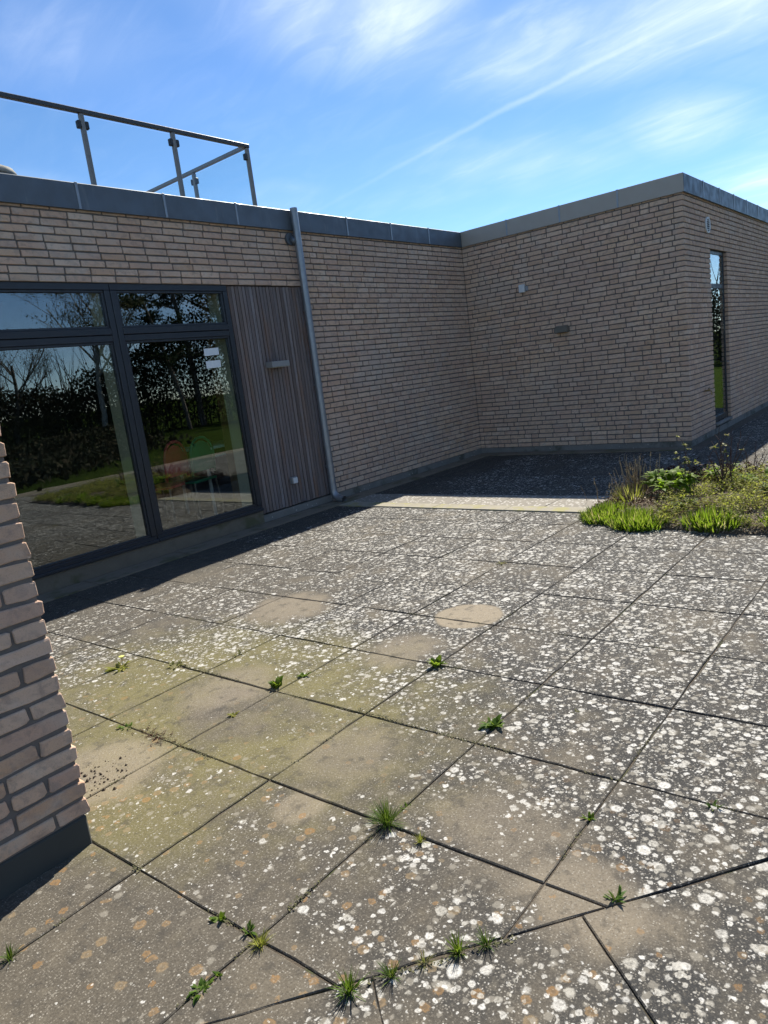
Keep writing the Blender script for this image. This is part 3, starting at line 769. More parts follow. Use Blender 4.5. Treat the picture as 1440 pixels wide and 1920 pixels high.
JC = [XB] + [10.627 + 0.823 * k for k in range(10)]
for a, b in zip(JC, JC[1:]): profile_panel(coping2, a, b, '-y', YC, 1.0 if a == XB else 0, 0)
for u in JC[1:-1]: seam(coping2, u, '-y', YC)
# roofs and the room shell behind the glass
part('roof', MB().box(-1.5, XB + 0.3, YA + 0.34, 12, 3.10, 3.25), 'roof_felt', building)
part('roof', MB().box(XB + 0.34, CX1, YC + 0.34, 12, 3.10, 3.249), 'roof_felt', building)
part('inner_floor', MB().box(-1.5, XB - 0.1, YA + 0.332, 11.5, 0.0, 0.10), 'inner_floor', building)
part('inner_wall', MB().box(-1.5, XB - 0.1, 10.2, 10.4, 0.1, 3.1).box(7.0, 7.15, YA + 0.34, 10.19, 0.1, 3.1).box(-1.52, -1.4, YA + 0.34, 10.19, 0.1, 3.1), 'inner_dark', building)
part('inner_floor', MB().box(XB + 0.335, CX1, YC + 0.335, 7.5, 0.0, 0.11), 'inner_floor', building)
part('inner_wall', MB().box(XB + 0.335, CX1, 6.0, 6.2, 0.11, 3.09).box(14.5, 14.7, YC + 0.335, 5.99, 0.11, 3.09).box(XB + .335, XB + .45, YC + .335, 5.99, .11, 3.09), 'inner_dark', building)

# ------------------------------------------------------------------ window bays
FY0, FY1 = YA + 0.018, YA + 0.085
def bar(win, nm, x0, x1, z0, z1, y0=FY0, y1=FY1, mat='anthracite', b=0.003): return part(nm, MB().bbox(x0, x1, y0, y1, z0, z1, b), mat, win)
def window_bay(x0, x1, lab):
    win = place('window', MB().bbox(x0 + 0.001, x1 - 0.001, FY0 + 0.004, FY1, 0.140, 0.205, 0.003).mesh('window'), 'anthracite', building); win['label'] = lab
    fw = 0.058; ztr0, ztr1 = 2.085, 2.205
    bar(win, 'head', x0 + 0.001, x1 - 0.001, 2.548, ZW - 0.006)
    bar(win, 'jamb', x0 + 0.001, x0 + fw, 0.207, 2.546); bar(win, 'jamb', x1 - fw, x1 - 0.001, 0.207, 2.546)
    bar(win, 'transom', x0 + fw + 0.001, x1 - fw - 0.001, ztr0, 2.142, FY0 + 0.002); bar(win, 'transom', x0 + fw + 0.001, x1 - fw - 0.001, 2.147, ztr1, FY0 - 0.004)
    sx0, sx1 = x0 + fw + 0.001, x1 - fw - 0.001
    # top sash
    s = 0.022
    for (a, b, c, d) in ((sx0, sx1, 2.206, 2.206 + s), (sx0, sx1, 2.547 - s, 2.547), (sx0, sx0 + s, 2.206 + s, 2.547 - s), (sx1 - s, sx1, 2.206 + s, 2.547 - s)):
        bar(win, 'sash', a, b, c, d, FY0 + 0.012, FY1 - 0.004)
    pn = part('pane', MB().box(sx0 + s + 0.001, sx1 - s - 0.001, FY0 + 0.034, FY0 + 0.038, 2.207 + s, 2.546 - s), 'window_glass', win)
    for (a, b, c, d) in ((sx0, sx1, 0.206, 0.206 + s), (sx0, sx1, ztr0 - s, ztr0 - 0.001), (sx0, sx0 + s, 0.206 + s, ztr0 - s), (sx1 - s, sx1, 0.206 + s, ztr0 - s)):
        bar(win, 'glazing_bead', a, b, c, d, FY0 + 0.014, FY1 - 0.004, 'anthracite', 0.002)
    part('pane', MB().box(sx0 + s + 0.001, sx1 - s - 0.001, FY0 + 0.036, FY0 + 0.040, 0.207 + s, ztr0 - s - 0.001), 'window_glass', win)
    # pale inner linings
    part('lining', MB().box(x1 - 0.075, x1 - 0.002, FY1 + 0.002, FY1 + 0.19, 0.14, 2.60), 'lining', win)
    part('lining', MB().box(x0 + 0.002, x0 + 0.075, FY1 + 0.002, FY1 + 0.19, 0.14, 2.60), 'lining', win)
    part('sill', MB().bbox(x0 + 0.001, x1 - 0.001, FY0 - 0.028, FY0 + 0.002, 0.143, 0.170, 0.003), 'anthracite', win)
    return win
bays = [(-0.58, 0.842), (0.844, 2.266), (2.268, 3.684), (3.688, 5.052)]
names = ['anthracite framed window bay farthest left behind the pier', 'anthracite framed window bay hidden beside the pier', 'anthracite framed window bay cut by the left picture edge', 'anthracite framed window bay beside the timber cladding']
for (a, b), n_ in zip(bays, names): window_bay(a, b, n_)
# narrow window in the side wall
wc = place('narrow_window', MB().bbox(OX0 + 0.003, OX1 - 0.003, YC + 0.044, YC + 0.11, 0.155, 0.235, 0.003).mesh('narrow_window'), 'anthracite', building); wc['label'] = 'tall narrow window recessed in the side wall'
for nm, q in (('jamb', (OX0 + 0.003, OX0 + 0.055, 0.237, OZ1 - 0.06)), ('jamb', (OX1 - 0.055, OX1 - 0.003, 0.237, OZ1 - 0.06)), ('head', (OX0 + 0.003, OX1 - 0.003, OZ1 - 0.058, OZ1 - 0.006)), ('transom', (OX0 + 0.056, OX1 - 0.056, 2.08, 2.15))):
    part(nm, MB().bbox(q[0], q[1], YC + 0.047, YC + 0.11, q[2], q[3], 0.003), 'anthracite', wc)
part('pane', MB().box(OX0 + 0.056, OX1 - 0.056, YC + 0.056, YC + 0.060, 0.237, 2.079), 'window_glass', wc)
part('pane', MB().box(OX0 + 0.056, OX1 - 0.056, YC + 0.056, YC + 0.060, 2.151, OZ1 - 0.059), 'window_glass', wc)
part('handle', MB().tube([(OX1 - 0.03, YC + 0.05, 1.0), (OX1 - 0.03, YC + 0.01, 1.0), (OX1 - 0.13, YC + 0.01, 1.0)], 0.008, 6), 'steel', wc)
part('sill', MB().bbox(OX0 + 0.002, OX1 - 0.002, YC - 0.02, YC + 0.042, 0.11, 0.148, 0.004), 'concrete', wc)

# ------------------------------------------------------------------ timber cladding
clad = place('timber_cladding', MB().box(5.056, XP + 0.008, YA + 0.052, YA + 0.2, 0.085, ZW - 0.007).mesh('timber_cladding'), 'black_plastic', building); clad['label'] = 'weathered vertical cedar boards between window and downpipe'
x = 5.062; rb = random.Random(5)
while x < XP - 0.01:
    w_ = rb.choice((0.043, 0.043, 0.046, 0.040)); e = min(x + w_ - 0.001, XP + 0.004)
    y0 = YA + 0.022 + rb.uniform(-0.004, 0.004)
    part('board', MB().bbox(x, e, y0, YA + 0.0515, 0.095 + rb.uniform(-.004, .004), ZW - 0.012, 0.003), 'cedar', clad); x = e + 0.0085

# ------------------------------------------------------------------ downpipe
PXc, PYc = 6.128, 5.992
dp = empty('downpipe', (PXc, PYc, 0.0), 'galvanised downpipe running from the roof edge to a kicked-out shoe', 'downpipe')
part('pipe', MB().tube([(PXc, PYc, 3.46), (PXc, PYc, 1.8), (PXc, PYc, 0.22)], 0.043, 20, False), 'galvanised', dp, True)
bend = [(PXc, PYc, 0.24)]
for k in range(7):
    a = R_(78) * k / 6; bend.append((PXc, PYc - 0.11 * (1 - math.cos(a)), 0.155 - 0.11 * math.sin(a)))
bend.append((PXc, PYc - 0.165, 0.034))
part('shoe', MB().tube(bend, 0.0465, 20, False), 'galvanised', dp, True)
part('outlet', MB().tube([(PXc - 0.06, YA - 0.028, 3.13), (PXc - 0.06, YA + 0.012, 3.13)], 0.068, 20), 'zinc', dp)
part('outlet_spigot', MB().tube([(PXc - 0.055, YA - 0.02, 3.13), (PXc - 0.01, PYc + 0.01, 3.09)], 0.038, 14), 'zinc', dp, True)
for z in (2.33, 1.45, 0.45):
    b_ = part('bracket', MB().tube([(PXc, PYc, z - 0.014), (PXc, PYc, z + 0.014)], 0.049, 20), 'galvanised', dp)
    part('bracket_arm', MB().bbox(PXc + 0.035, PXc + 0.062, PYc + 0.01, YA + 0.03, z - 0.012, z + 0.012, 0.002), 'galvanised', b_)

# ------------------------------------------------------------------ glass balustrade on the roof
RY, RX, RZ = 6.42, 5.945, 4.215
bal = empty('glass_balustrade', (RX, RY, 3.25), 'frameless glass roof balustrade with thin steel posts and dark handrail', 'balustrade')
part('handrail', MB().bbox(0.9, RX + 0.03, RY - 0.022, RY + 0.022, RZ - 0.02, RZ + 0.02, 0.004), 'dark_steel', bal)
part('handrail', MB().bbox(RX - 0.022, RX + 0.022, RY + 0.023, 10.6, RZ - 0.02, RZ + 0.019, 0.004), 'steel', bal)
postx = [RX - 1.004 * k for k in range(6)]
def post(x, y, along):
    p = part('post', MB().bbox(x - 0.021, x + 0.021, y - 0.021, y + 0.021, 3.262, RZ - 0.021, 0.005), 'steel', bal)
    part('base_plate', MB().bbox(x - 0.06, x + 0.06, y - 0.06, y + 0.06, 3.251, 3.2615, 0.002), 'steel', p)
    for z in (RZ - 0.12, 3.40):
        for s in (-1, 1):
            if along == 'corner' and s > 0: continue
            if along == 'y': mb = MB().bbox(x - 0.022, x + 0.022, y + s * 0.0215 + (-0.036 if s < 0 else 0), y + s * 0.0215 + (0 if s < 0 else 0.036), z - 0.034, z + 0.034, 0.006)
            else: mb = MB().bbox(x + s * 0.0215 + (-0.036 if s < 0 else 0), x + s * 0.0215 + (0 if s < 0 else 0.036), y - 0.022, y + 0.022, z - 0.034, z + 0.034, 0.006)
            part('glass_clamp', mb, 'black_plastic', p)
for i, x in enumerate(postx): post(x, RY, 'corner' if i == 0 else 'x')
for k in range(1, 5): post(RX, RY + 1.02 * k, 'y')
for a, b in zip(postx[1:], postx): part('glass_panel', MB().box(a + 0.034, b - 0.034, RY - 0.005, RY + 0.005, 3.33, RZ - 0.045), 'clear_glass', bal)
for k in range(4): part('glass_panel', MB().box(RX - 0.005, RX + 0.005, RY + 1.02 * k + 0.034, RY + 1.02 * (k + 1) - 0.034, 3.33, RZ - 0.045), 'clear_glass', bal)
# roof cowl
def lathe(prof, c, n=18):
    mb = MB(); m = len(prof)
    for r, z in prof:
        for j in range(n): a = 2 * math.pi * j / n; mb.v.append((c[0] + r * math.cos(a), c[1] + r * math.sin(a), c[2] + z))
    for i in range(m - 1):
        for j in range(n): mb.f.append((i * n + j, i * n + (j + 1) % n, (i + 1) * n + (j + 1) % n, (i + 1) * n + j))
    mb.f.append(tuple(range(n))); mb.f.append(tuple((m - 1) * n + j for j in range(n))); return mb
cw = empty('roof_cowl', (3.09, 6.60, 3.25), 'domed weathered roof vent peeping over the coping at far left', 'roof vent')
part('neck', lathe([(0.11, 0), (0.11, 0.33)], (3.09, 6.60, 3.25)), 'zinc', cw)
part('cap', lathe([(0.19, 0.331), (0.20, 0.345), (0.17, 0.39), (0.09, 0.425), (0.01, 0.435)], (3.09, 6.60, 3.25)), 'cowl', cw, True)

# ------------------------------------------------------------------ small fittings
lw = empty('wall_lamp', (5.64, YA, 1.70), 'slim grey box wall lamp on the timber cladding', 'wall lamp')
part('housing', MB().bbox(5.43, 5.70, YA - 0.095, YA + 0.017, 1.705, 1.768, 0.003), 'lamp_grey', lw)
part('diffuser', MB().box(5.445, 5.685, YA - 0.085, YA - 0.005, 1.701, 1.7049), 'opal', lw)
sk = empty('outdoor_socket', (5.57, YA, 0.35), 'small pale square socket box low on the timber cladding', 'socket')
part('box', MB().bbox(5.525, 5.605, YA - 0.035, YA + 0.017, 0.35, 0.425, 0.005), 'lamp_grey', sk)
part('lid', MB().bbox(5.53, 5.60, YA - 0.045, YA - 0.0355, 0.353, 0.42, 0.004), 'white_plastic', sk)
sb = empty('sensor_box', (XB, 5.09, 2.44), 'small white sensor box high on the end wall', 'sensor')
part('body', MB().bbox(XB - 0.05, XB + 0.004, 5.048, 5.132, 2.388, 2.503, 0.005), 'white_plastic', sb)
part('cover', MB().bbox(XB - 0.058, XB - 0.0505, 5.054, 5.126, 2.394, 2.474, 0.003), 'white_plastic', sb)
part('back_plate', MB().bbox(XB - 0.018, XB + 0.003, 5.000, 5.0475, 2.405, 2.47, 0.003), 'grey_plastic', sb)
lb = empty('wall_lamp', (XB, 4.50, 1.76), 'olive brown box wall lamp on the brick end wall', 'wall lamp')
part('housing', MB().bbox(XB - 0.105, XB + 0.004, 4.40, 4.60, 1.735, 1.80, 0.003), 'lamp_brown', lb)
part('top_plate', MB().bbox(XB - 0.07, XB + 0.003, 4.42, 4.58, 1.8005, 1.83, 0.003), 'lamp_brown', lb)
part('diffuser', MB().box(XB - 0.09, XB - 0.01, 4.412, 4.588, 1.730, 1.7349), 'gasket', lb)
vg = empty('vent_grille', (10.868, YC, 2.91), 'round pale wall vent with dark slots high on the side wall', 'vent')
cV = (10.868, YC, 2.91)
def ringmesh(r0, r1, y0, y1, n=28):
    mb = MB()
    for r, y in ((r0, y0), (r1, y0), (r1, y1), (r0, y1)):
        for j in range(n): a = 2 * math.pi * j / n; mb.v.append((cV[0] + r * math.cos(a), y, cV[2] + r * math.sin(a)))
    for i in range(4):
        for j in range(n): mb.f.append((i * n + j, i * n + (j + 1) % n, ((i + 1) % 4) * n + (j + 1) % n, ((i + 1) % 4) * n + j))
    return mb
part('rim', ringmesh(0.085, 0.108, YC - 0.016, YC + 0.004), 'white_plastic', vg)
part('duct', MB().tube([(cV[0], YC - 0.004, cV[2]), (cV[0], YC + 0.006, cV[2])], 0.0845, 24), 'gasket', vg)
for k in range(-2, 3):
    z = k * 0.028; hw = math.sqrt(0.084 ** 2 - z * z) - 0.001
    part('slat', MB().box(cV[0] - hw, cV[0] + hw, YC - 0.012, YC - 0.0045, cV[2] + z - 0.003, cV[2] + z + 0.003), 'white_plastic', vg)
tp = empty('outdoor_tap', (10.47, YC, 0.66), 'small metal garden tap on the side wall near the corner', 'tap')
part('pipe', MB().tube([(10.47, YC + 0.004, 0.68), (10.47, YC - 0.07, 0.68)], 0.012, 10), 'brass', tp)
part('spout', MB().tube([(10.47, YC - 0.055, 0.68), (10.47, YC - 0.085, 0.67), (10.47, YC - 0.092, 0.62)], 0.010, 10), 'brass', tp)
part('handle', MB().bbox(10.43, 10.51, YC - 0.062, YC - 0.048, 0.712, 0.722, 0.002), 'dark_steel', tp)
part('spindle', MB().tube([(10.47, YC - 0.055, 0.685), (10.47, YC - 0.055, 0.712)], 0.007, 8), 'brass', tp)

# ------------------------------------------------------------------ brick pier at the left edge
PRX, PRY = 0.945, 2.33
pier = empty('brick_pier', (PRX, PRY, 0), 'rough brick pier on a dark concrete foot at the left edge', 'pier')
pb = part('masonry', MB().box(-1.25, PRX - 0.009, PRY + 0.0085, PRY + 0.34, 0.112, 2.60), 'mortar', pier)
part('foot', MB().bbox(-1.25, PRX - 0.014, PRY + 0.002, PRY + 0.345, -0.045, 0.111, 0.006), 'dark_foot', pier)
part('pier_cap', MB().bbox(-1.28, PRX + 0.03, PRY - 0.03, PRY + 0.37, 2.602, 2.66, 0.005), 'zinc', pier)
LP, LE = [], []
rp = random.Random(11)
for k, z0, z1 in courses(0.118, 2.60):
    even = k % 2 == 1
    st = 0.0 if even else 0.0
    first = 0.228 if even else 0.108
    u = PRX; n_ = 0
    # from the corner leftwards
    iv = course(0, 2.15, rp, first, 0.25)
    for n_, (a, b) in enumerate(iv): LP.append((PRX - b, PRX - a, z0, z1, 0.108 if n_ == 0 else 0.03))
    for (a, b) in course(0.108 + JT, 0.345, rp, 0.108 if even else 0.228, 0.3): LE.append((PRY + a, PRY + b, z0, z1, 0.03))
build_bricks(pb, LP, '-y', PRY, 1.9)
build_bricks(pb, LE, '+x', PRX, 1.9)

# ------------------------------------------------------------------ things seen through the glass
def chair(x, y, mat, lab, rot):
    o = empty('chair', (x, y, 0.10), lab, 'chair'); z = 0.10
    c, s = math.cos(rot), math.sin(rot)
    T = lambda p: (x + p[0] * c - p[1] * s, y + p[0] * s + p[1] * c, z + p[2])
    arch = [T((-0.20, 0.19, 0.52))] + [T((-0.20 * math.cos(a), 0.21, 0.74 + 0.20 * math.sin(a))) for a in [R_(15 * k) for k in range(13)]] + [T((0.20, 0.19, 0.52))]
    part('back_frame', MB().tube(arch, 0.016, 8), mat, o, True)
    shell = MB(); n = 9
    for i in range(n):
        a = math.pi * i / (n - 1)
        for zz in (0.56, 0.72 + 0.18 * math.sin(a)): 
            for yy in (0.195, 0.21): shell.v.append(T((-0.185 * math.cos(a), yy, zz)))
    for i in range(n - 1):
        k = i * 4; shell.f += [(k, k + 4, k + 6, k + 2), (k + 1, k + 3, k + 7, k + 5), (k + 2, k + 6, k + 7, k + 3), (k, k + 1, k + 5, k + 4)]
    part('backrest', shell, mat, o)
    st = MB(); 
    for zz in (0.44, 0.465):
        for px_, py_ in ((-.21, -.2), (.21, -.2), (.2, .2), (-.2, .2)): st.v.append(T((px_, py_, zz)))
    st.f = [(3, 2, 1, 0), (4, 5, 6, 7), (0, 1, 5, 4), (1, 2, 6, 5), (2, 3, 7, 6), (3, 0, 4, 7)]
    part('seat', st, mat, o)
    for px_, py_ in ((-.18, -.18), (.18, -.18), (.19, .19), (-.19, .19)): part('leg', MB().tube([T((px_, py_, 0.44)), T((px_ * 1.15, py_ * 1.15, 0.0))], 0.012, 6), 'steel', o)
chair(4.40, 6.92, 'red_plastic', 'red round-backed chair seen dimly through the glass', R_(200))
chair(4.74, 6.88, 'green_plastic', 'dark green round-backed chair inside behind the glass', R_(195))
tb = empty('table', (5.4, 7.0, 0.10), 'table with pale turquoise top seen through the glass', 'table')
part('top', MB().bbox(4.86, 6.10, 6.72, 7.40, 0.872, 0.905, 0.004), 'table_top', tb)
part('rail', MB().bbox(4.92, 6.05, 6.74, 6.765, 0.775, 0.803, 0.003), 'table_top', tb)
for x, y in ((4.92, 6.79), (6.04, 6.79), (4.92, 7.34), (6.04, 7.34)): part('leg', MB().tube([(x, y, 0.10), (x, y, 0.871)], 0.02, 8), 'white_plastic', tb)
col = empty('timber_post', (5.19, 6.56, 0.10), 'brown timber post standing inside near the cladding', 'post')
part('shaft', MB().bbox(5.11, 5.27, 6.50, 6.66, 0.102, 3.05, 0.005), 'inner_wood', col)
part('foot_plate', MB().bbox(5.09, 5.29, 6.48, 6.68, 0.1, 0.1015, 0.0005), 'dark_steel', col)
for zc, lab in ((1.932, 'upper of two white paper notices stuck on the glass'), (1.803, 'lower of two white paper notices stuck on the glass')):
    n_ = MB(); y = FY0 + 0.0335
    cx = 4.742; dz = 0.006
    n_.v = [(cx - 0.098, y, zc - 0.039), (cx + 0.092, y, zc - 0.034), (cx + 0.096, y, zc + 0.04), (cx - 0.096, y, zc + 0.036), (cx - 0.098, y + .001, zc - 0.039), (cx + 0.092, y + .001, zc - 0.034), (cx + 0.096, y + .001, zc + 0.04), (cx - 0.096, y + .001, zc + 0.036)]
    n_.f = [(0, 1, 2, 3), (7, 6, 5, 4), (0, 4, 5, 1), (1, 5, 6, 2), (2, 6, 7, 3), (3, 7, 4, 0)]
    thing('paper_notice', n_, 'paper', (cx, y, zc), lab, 'notice')
ps = empty('poster', (5.19, 6.497, 1.14), 'blue printed poster with yellow strip fixed to the timber post', 'poster')
part('sheet', MB().box(5.10, 5.275, 6.495, 6.4985, 1.15, 1.34), 'poster_print', ps)
part('strip', MB().box(5.17, 5.27, 6.4925, 6.4985, 1.07, 1.14), 'poster_yellow', ps)

# ------------------------------------------------------------------ weeds in the joints
def weed_grass(loc, n, hgt, spread, label, mat='grass_leaf', wid=0.0022, group=None, name='grass_tuft', cat='grass tuft', bend=1.1):
    mb = MB()
    for i in range(n):
        a = rnd.uniform(0, 6.283); lean = abs(rnd.gauss(0, 0.55)) * spread
        d = Vector((math.cos(a) * lean, math.sin(a) * lean, 1)); r0 = rnd.uniform(0, hgt * 0.22)
        mb.blade((loc[0] + math.cos(a) * r0, loc[1] + math.sin(a) * r0, -0.006), d, hgt * rnd.uniform(0.55, 1.25), wid * rnd.uniform(.7, 1.4), bend * rnd.uniform(0.3, 1.3), 4, 0.1, wave=0.08)
    return thing(name, mb, mat, (loc[0], loc[1], 0), label, cat, group)
def weed_rosette(loc, n, L0, label, mat='fresh_leaf', w=0.34, rise=0.6, name='weed', cat='weed', flower=False):
    mb = MB(); L = L0
    for i in range(n):
        a = 2.4 * i + rnd.uniform(-.35, .35); up = rise * rnd.uniform(0.4, 1.5); L = L0 * 0.86
        d = Vector((math.cos(a), math.sin(a), up)); l = L * rnd.uniform(0.6, 1.15)
        b = Vector((loc[0] + rnd.gauss(0, L * .12), loc[1] + rnd.gauss(0, L * .12), -0.004))
        mb.blade(b, d, l, l * w * rnd.uniform(.8, 1.25), 0.9 * rnd.uniform(.4, 1.3), 4, 0.1, wave=0.14)
        mb.blade(b + d.normalized() * l * 0.45, d + Vector((rnd.uniform(-.6, .6), rnd.uniform(-.6, .6), .3)), l * 0.45, l * w * 0.6, 0.5, 3, 0.1)
    return thing(name, mb, mat, (loc[0], loc[1], 0), label, cat, 'weeds growing in the paving joints')
def moss(loc, dirv, length, label, mat='moss_dark'):
    mb = MB(); d = Vector(dirv).normalized()
    for i in range(int(length * 420)):
        q = rnd.uniform(-.5, .5) * length; s = rnd.gauss(0, 0.006)
        p = Vector((loc[0], loc[1], 0)) + d * q + Vector((-d.y, d.x, 0)) * s
        mb.leafquad((p.x, p.y, rnd.uniform(-.002, 0.008)), (rnd.uniform(-1, 1), rnd.uniform(-1, 1), 1.2), rnd.uniform(0.002, 0.006), 0.7)
    return thing('moss_cushion', mb, mat, (loc[0], loc[1], 0), label, 'moss', 'weeds growing in the paving joints')
WG = 'weeds growing in the paving joints'
weed_grass((1.53, 1.465), 260, 0.085, 1.5, 'large dark fine-leaved grass tuft at the centre foreground slab crossing', 'grass_leaf', 0.0016, WG)
weed_rosette((1.635, 1.468), 7, 0.030, 'small leafy weed just behind the large foreground grass tuft')
weed_grass((1.512, 1.315), 60, 0.035, 1.3, 'small yellowish tuft right of the large foreground grass tuft', 'yellow_leaf', 0.0016, WG)
weed_rosette((2.253, 1.474), 13, 0.075, 'broad dark green rosette in the joint right of centre', 'dark_leaf', 0.42)
weed_rosette((2.640, 2.037), 11, 0.075, 'upright bright green weed below the round pale stain', 'fresh_leaf', 0.40, 1.0)
weed_rosette((2.105, 2.655), 15, 0.075, 'bushy bright green weed at the mid-left slab crossing', 'fresh_leaf', 0.45, 1.5)
weed_rosette((2.262, 2.618), 8, 0.045, 'little green weed just beyond the bushy mid-left weed', 'fresh_leaf', 0.40, 0.7)
weed_rosette((1.86, 3.755), 16, 0.10, 'straggling yellow-green dandelion nearest the brick pier', 'yellow_leaf', 0.26, 0.35)
def dandelion(loc):
    o = empty('dandelion_flower', (loc[0], loc[1], 0), 'single yellow dandelion flower on a short stalk beyond the pier', 'flower')
    part('stalk', MB().tube([(loc[0], loc[1], -0.005), (loc[0] + .004, loc[1], 0.045)], 0.0018, 5), 'fresh_leaf', o)
    part('flower_head', lathe([(0.004, 0.0), (0.015, 0.006), (0.017, 0.011), (0.006, 0.013)], (loc[0] + .004, loc[1], 0.044), 9), 'poster_yellow', o)
dandelion((1.905, 3.79))
weed_rosette((2.03, 3.444), 13, 0.075, 'flat olive rosette in the joint beyond the pier', 'olive_leaf', 0.36, 0.35)
weed_rosette((2.136, 3.735), 5, 0.04, 'tiny yellow-green weed left of the flat olive rosette', 'yellow_leaf', 0.3, 0.5)
weed_rosette((2.305, 3.205), 6, 0.045, 'thin upright weed on the lichen slab beyond the olive rosette', 'olive_leaf', 0.25, 1.4)
weed_rosette((1.803, 2.627), 10, 0.036, 'small yellow-green seedling in the joint of the algae-stained slabs', 'yellow_leaf', 0.4, 0.6)
weed_rosette((1.476, 3.027), 9, 0.050, 'blue-green rosette closest to the reddish twigs', 'dark_leaf', 0.34, 0.5)
weed_rosette((1.875, 0.893), 9, 0.032, 'small weed in the right-hand joint below the big slab crossing', 'fresh_leaf', 0.3, 1.3)
weed_rosette((2.108, 0.582), 8, 0.042, 'small narrow-leaved weed near the right picture edge', 'grass_leaf', 0.24, 1.2)
weed_rosette((1.579, 0.695), 8, 0.050, 'narrow-leaved weed standing on the diagonal joint at right', 'grass_leaf', 0.22, 1.1)
weed_rosette((0.948, 1.625), 8, 0.040, 'curled green weed leftmost of the cluster in the near joint', 'fresh_leaf', 0.45, 0.9)
weed_rosette((0.957, 1.512), 10, 0.034, 'green weed in the middle of the near joint cluster', 'grass_leaf', 0.3, 1.2)
weed_grass((0.945, 1.448), 110, 0.040, 1.2, 'dense yellow-green tuft on the near left slab crossing', 'yellow_leaf', 0.002, WG)
weed_grass((0.526, 2.047), 60, 0.042, 1.0, 'grass tuft at the lower left picture edge', 'grass_leaf', 0.0018, WG)
weed_rosette((0.763, 1.473), 12, 0.045, 'sprawling leafy weed in the joint at the bottom left', 'dark_leaf', 0.34, 0.5)
weed_rosette((0.817, 1.467), 6, 0.026, 'tiny bud-like weed just above the sprawling bottom-left weed', 'dark_leaf', 0.4, 1.2)
weed_grass((0.967, 1.137), 85, 0.055, 1.3, 'spiky dark grass tuft where the diagonal joint starts at the bottom', 'dark_leaf', 0.0026, WG)
weed_grass((1.060, 1.075), 55, 0.045, 1.2, 'grass tuft on the diagonal joint, next right of the spiky dark one', 'grass_leaf', 0.002, WG)
weed_grass((1.137, 1.029), 45, 0.036, 1.3, 'sparse grass tuft on the diagonal joint, third from the bottom', 'olive_leaf', 0.0018, WG)
weed_grass((1.213, 0.972), 80, 0.048, 1.2, 'bright grass tuft on the diagonal joint, second from its upper end', 'fresh_leaf', 0.0022, WG)
weed_grass((1.270, 0.922), 60, 0.045, 1.3, 'topmost grass tuft on the diagonal joint beside the triangular slab', 'grass_leaf', 0.002, WG)
weed_rosette((2.50, 1.218), 5, 0.03, 'scrap of a weed in the joint right of the dark rosette', 'olive_leaf', 0.3, 0.6)
weed_rosette((4.333, 2.616), 8, 0.055, 'lone low weed far out on the white-spotted slabs', 'olive_leaf', 0.3, 0.4)
moss((1.13, 1.474), (1, 0, 0), 0.16, 'ragged brown moss cushion in the joint above the near crossing')
moss((0.935, 2.06), (0, 1, 0), 0.05, 'small moss cushion at the pier-side slab crossing')
moss((1.50, 2.62), (0, 1, 0), 0.5, 'long brown moss and twig litter line by the algae slabs')
moss((2.065, 3.2), (0, 1, 0), 0.6, 'thin olive moss line beyond the algae-stained slabs')
moss((2.10, 1.7), (0, 1, 0), 0.8, 'thin moss line left of the broad dark rosette')
moss((1.17, 0.99), (DD.x, DD.y, 0), 0.40, 'dark moss strip along the grassy diagonal joint')
jm = MB()
for i in range(230):
    if rnd.random() < 0.5:
        k = rnd.randrange(0, 5); yb = rnd.uniform(0.5, 4.6); xb = gx(k, yb); d = Vector((SH, 1, 0)).normalized()
    else:
        k = rnd.randrange(-1, 6); xb = rnd.uniform(0.5, 3.6); yb = gy(k, xb); d = Vector((1, SV, 0)).normalized()
    if (Vector((xb, yb)) - DA).dot(DN) < 0.02 or (yb > PRY - .05 and xb < PRX + .02) or noise1(xb * 2.1, yb * 2.1) < -0.1: continue
    ln = rnd.uniform(0.02, 0.12)
    for q in range(int(ln * 330)):
        u_, w_ = rnd.uniform(-.5, .5) * ln, rnd.gauss(0, 0.0042); p = Vector((xb, yb, 0)) + d * u_ + Vector((-d.y, d.x, 0)) * w_
        jm.leafquad((p.x, p.y, rnd.uniform(-.004, .005)), (rnd.uniform(-1, 1), rnd.uniform(-1, 1), 1.3), rnd.uniform(.0015, .0045), .7)
tag(part('joint_moss', jm, 'moss_dark'), 'crumbly brown-green moss filling the slab joints', 'moss', None, 'stuff')
# crumbs of earth and red twig bits beside the pier
cr = MB()
for i in range(170):
    a = rnd.gauss(0, 1); x, y = 1.17 + rnd.gauss(0, 0.07), 2.74 + rnd.gauss(0, 0.06); s = abs(rnd.gauss(0, 0.0035)) + 0.0015
    k = len(cr.v); cr.v += [(x - s, y, 0.0), (x, y - s, 0.0), (x + s, y, 0), (x, y + s, 0), (x, y, s * 1.1)]; cr.f += [(k, k + 1, k + 4), (k + 1, k + 2, k + 4), (k + 2, k + 3, k + 4), (k + 3, k, k + 4)]
tag(part('soil_crumbs', cr, 'soil'), 'scattered crumbs of dark earth beside the pier', 'soil crumbs', None, 'stuff')
tw = MB()
for i in range(60):
    x, y = 1.49 + rnd.gauss(0, 0.022), 2.80 + rnd.gauss(0, 0.075); a = rnd.uniform(0, 6.28); l = rnd.uniform(.01, .03)
    tw.tube([(x, y, 0.003), (x + math.cos(a) * l, y + math.sin(a) * l, rnd.uniform(.003, .014))], 0.0011, 4)
tag(part('twig_litter', tw, 'red_leaf'), 'reddish dry twig bits lying on the joint by the pier', 'litter', None, 'stuff')

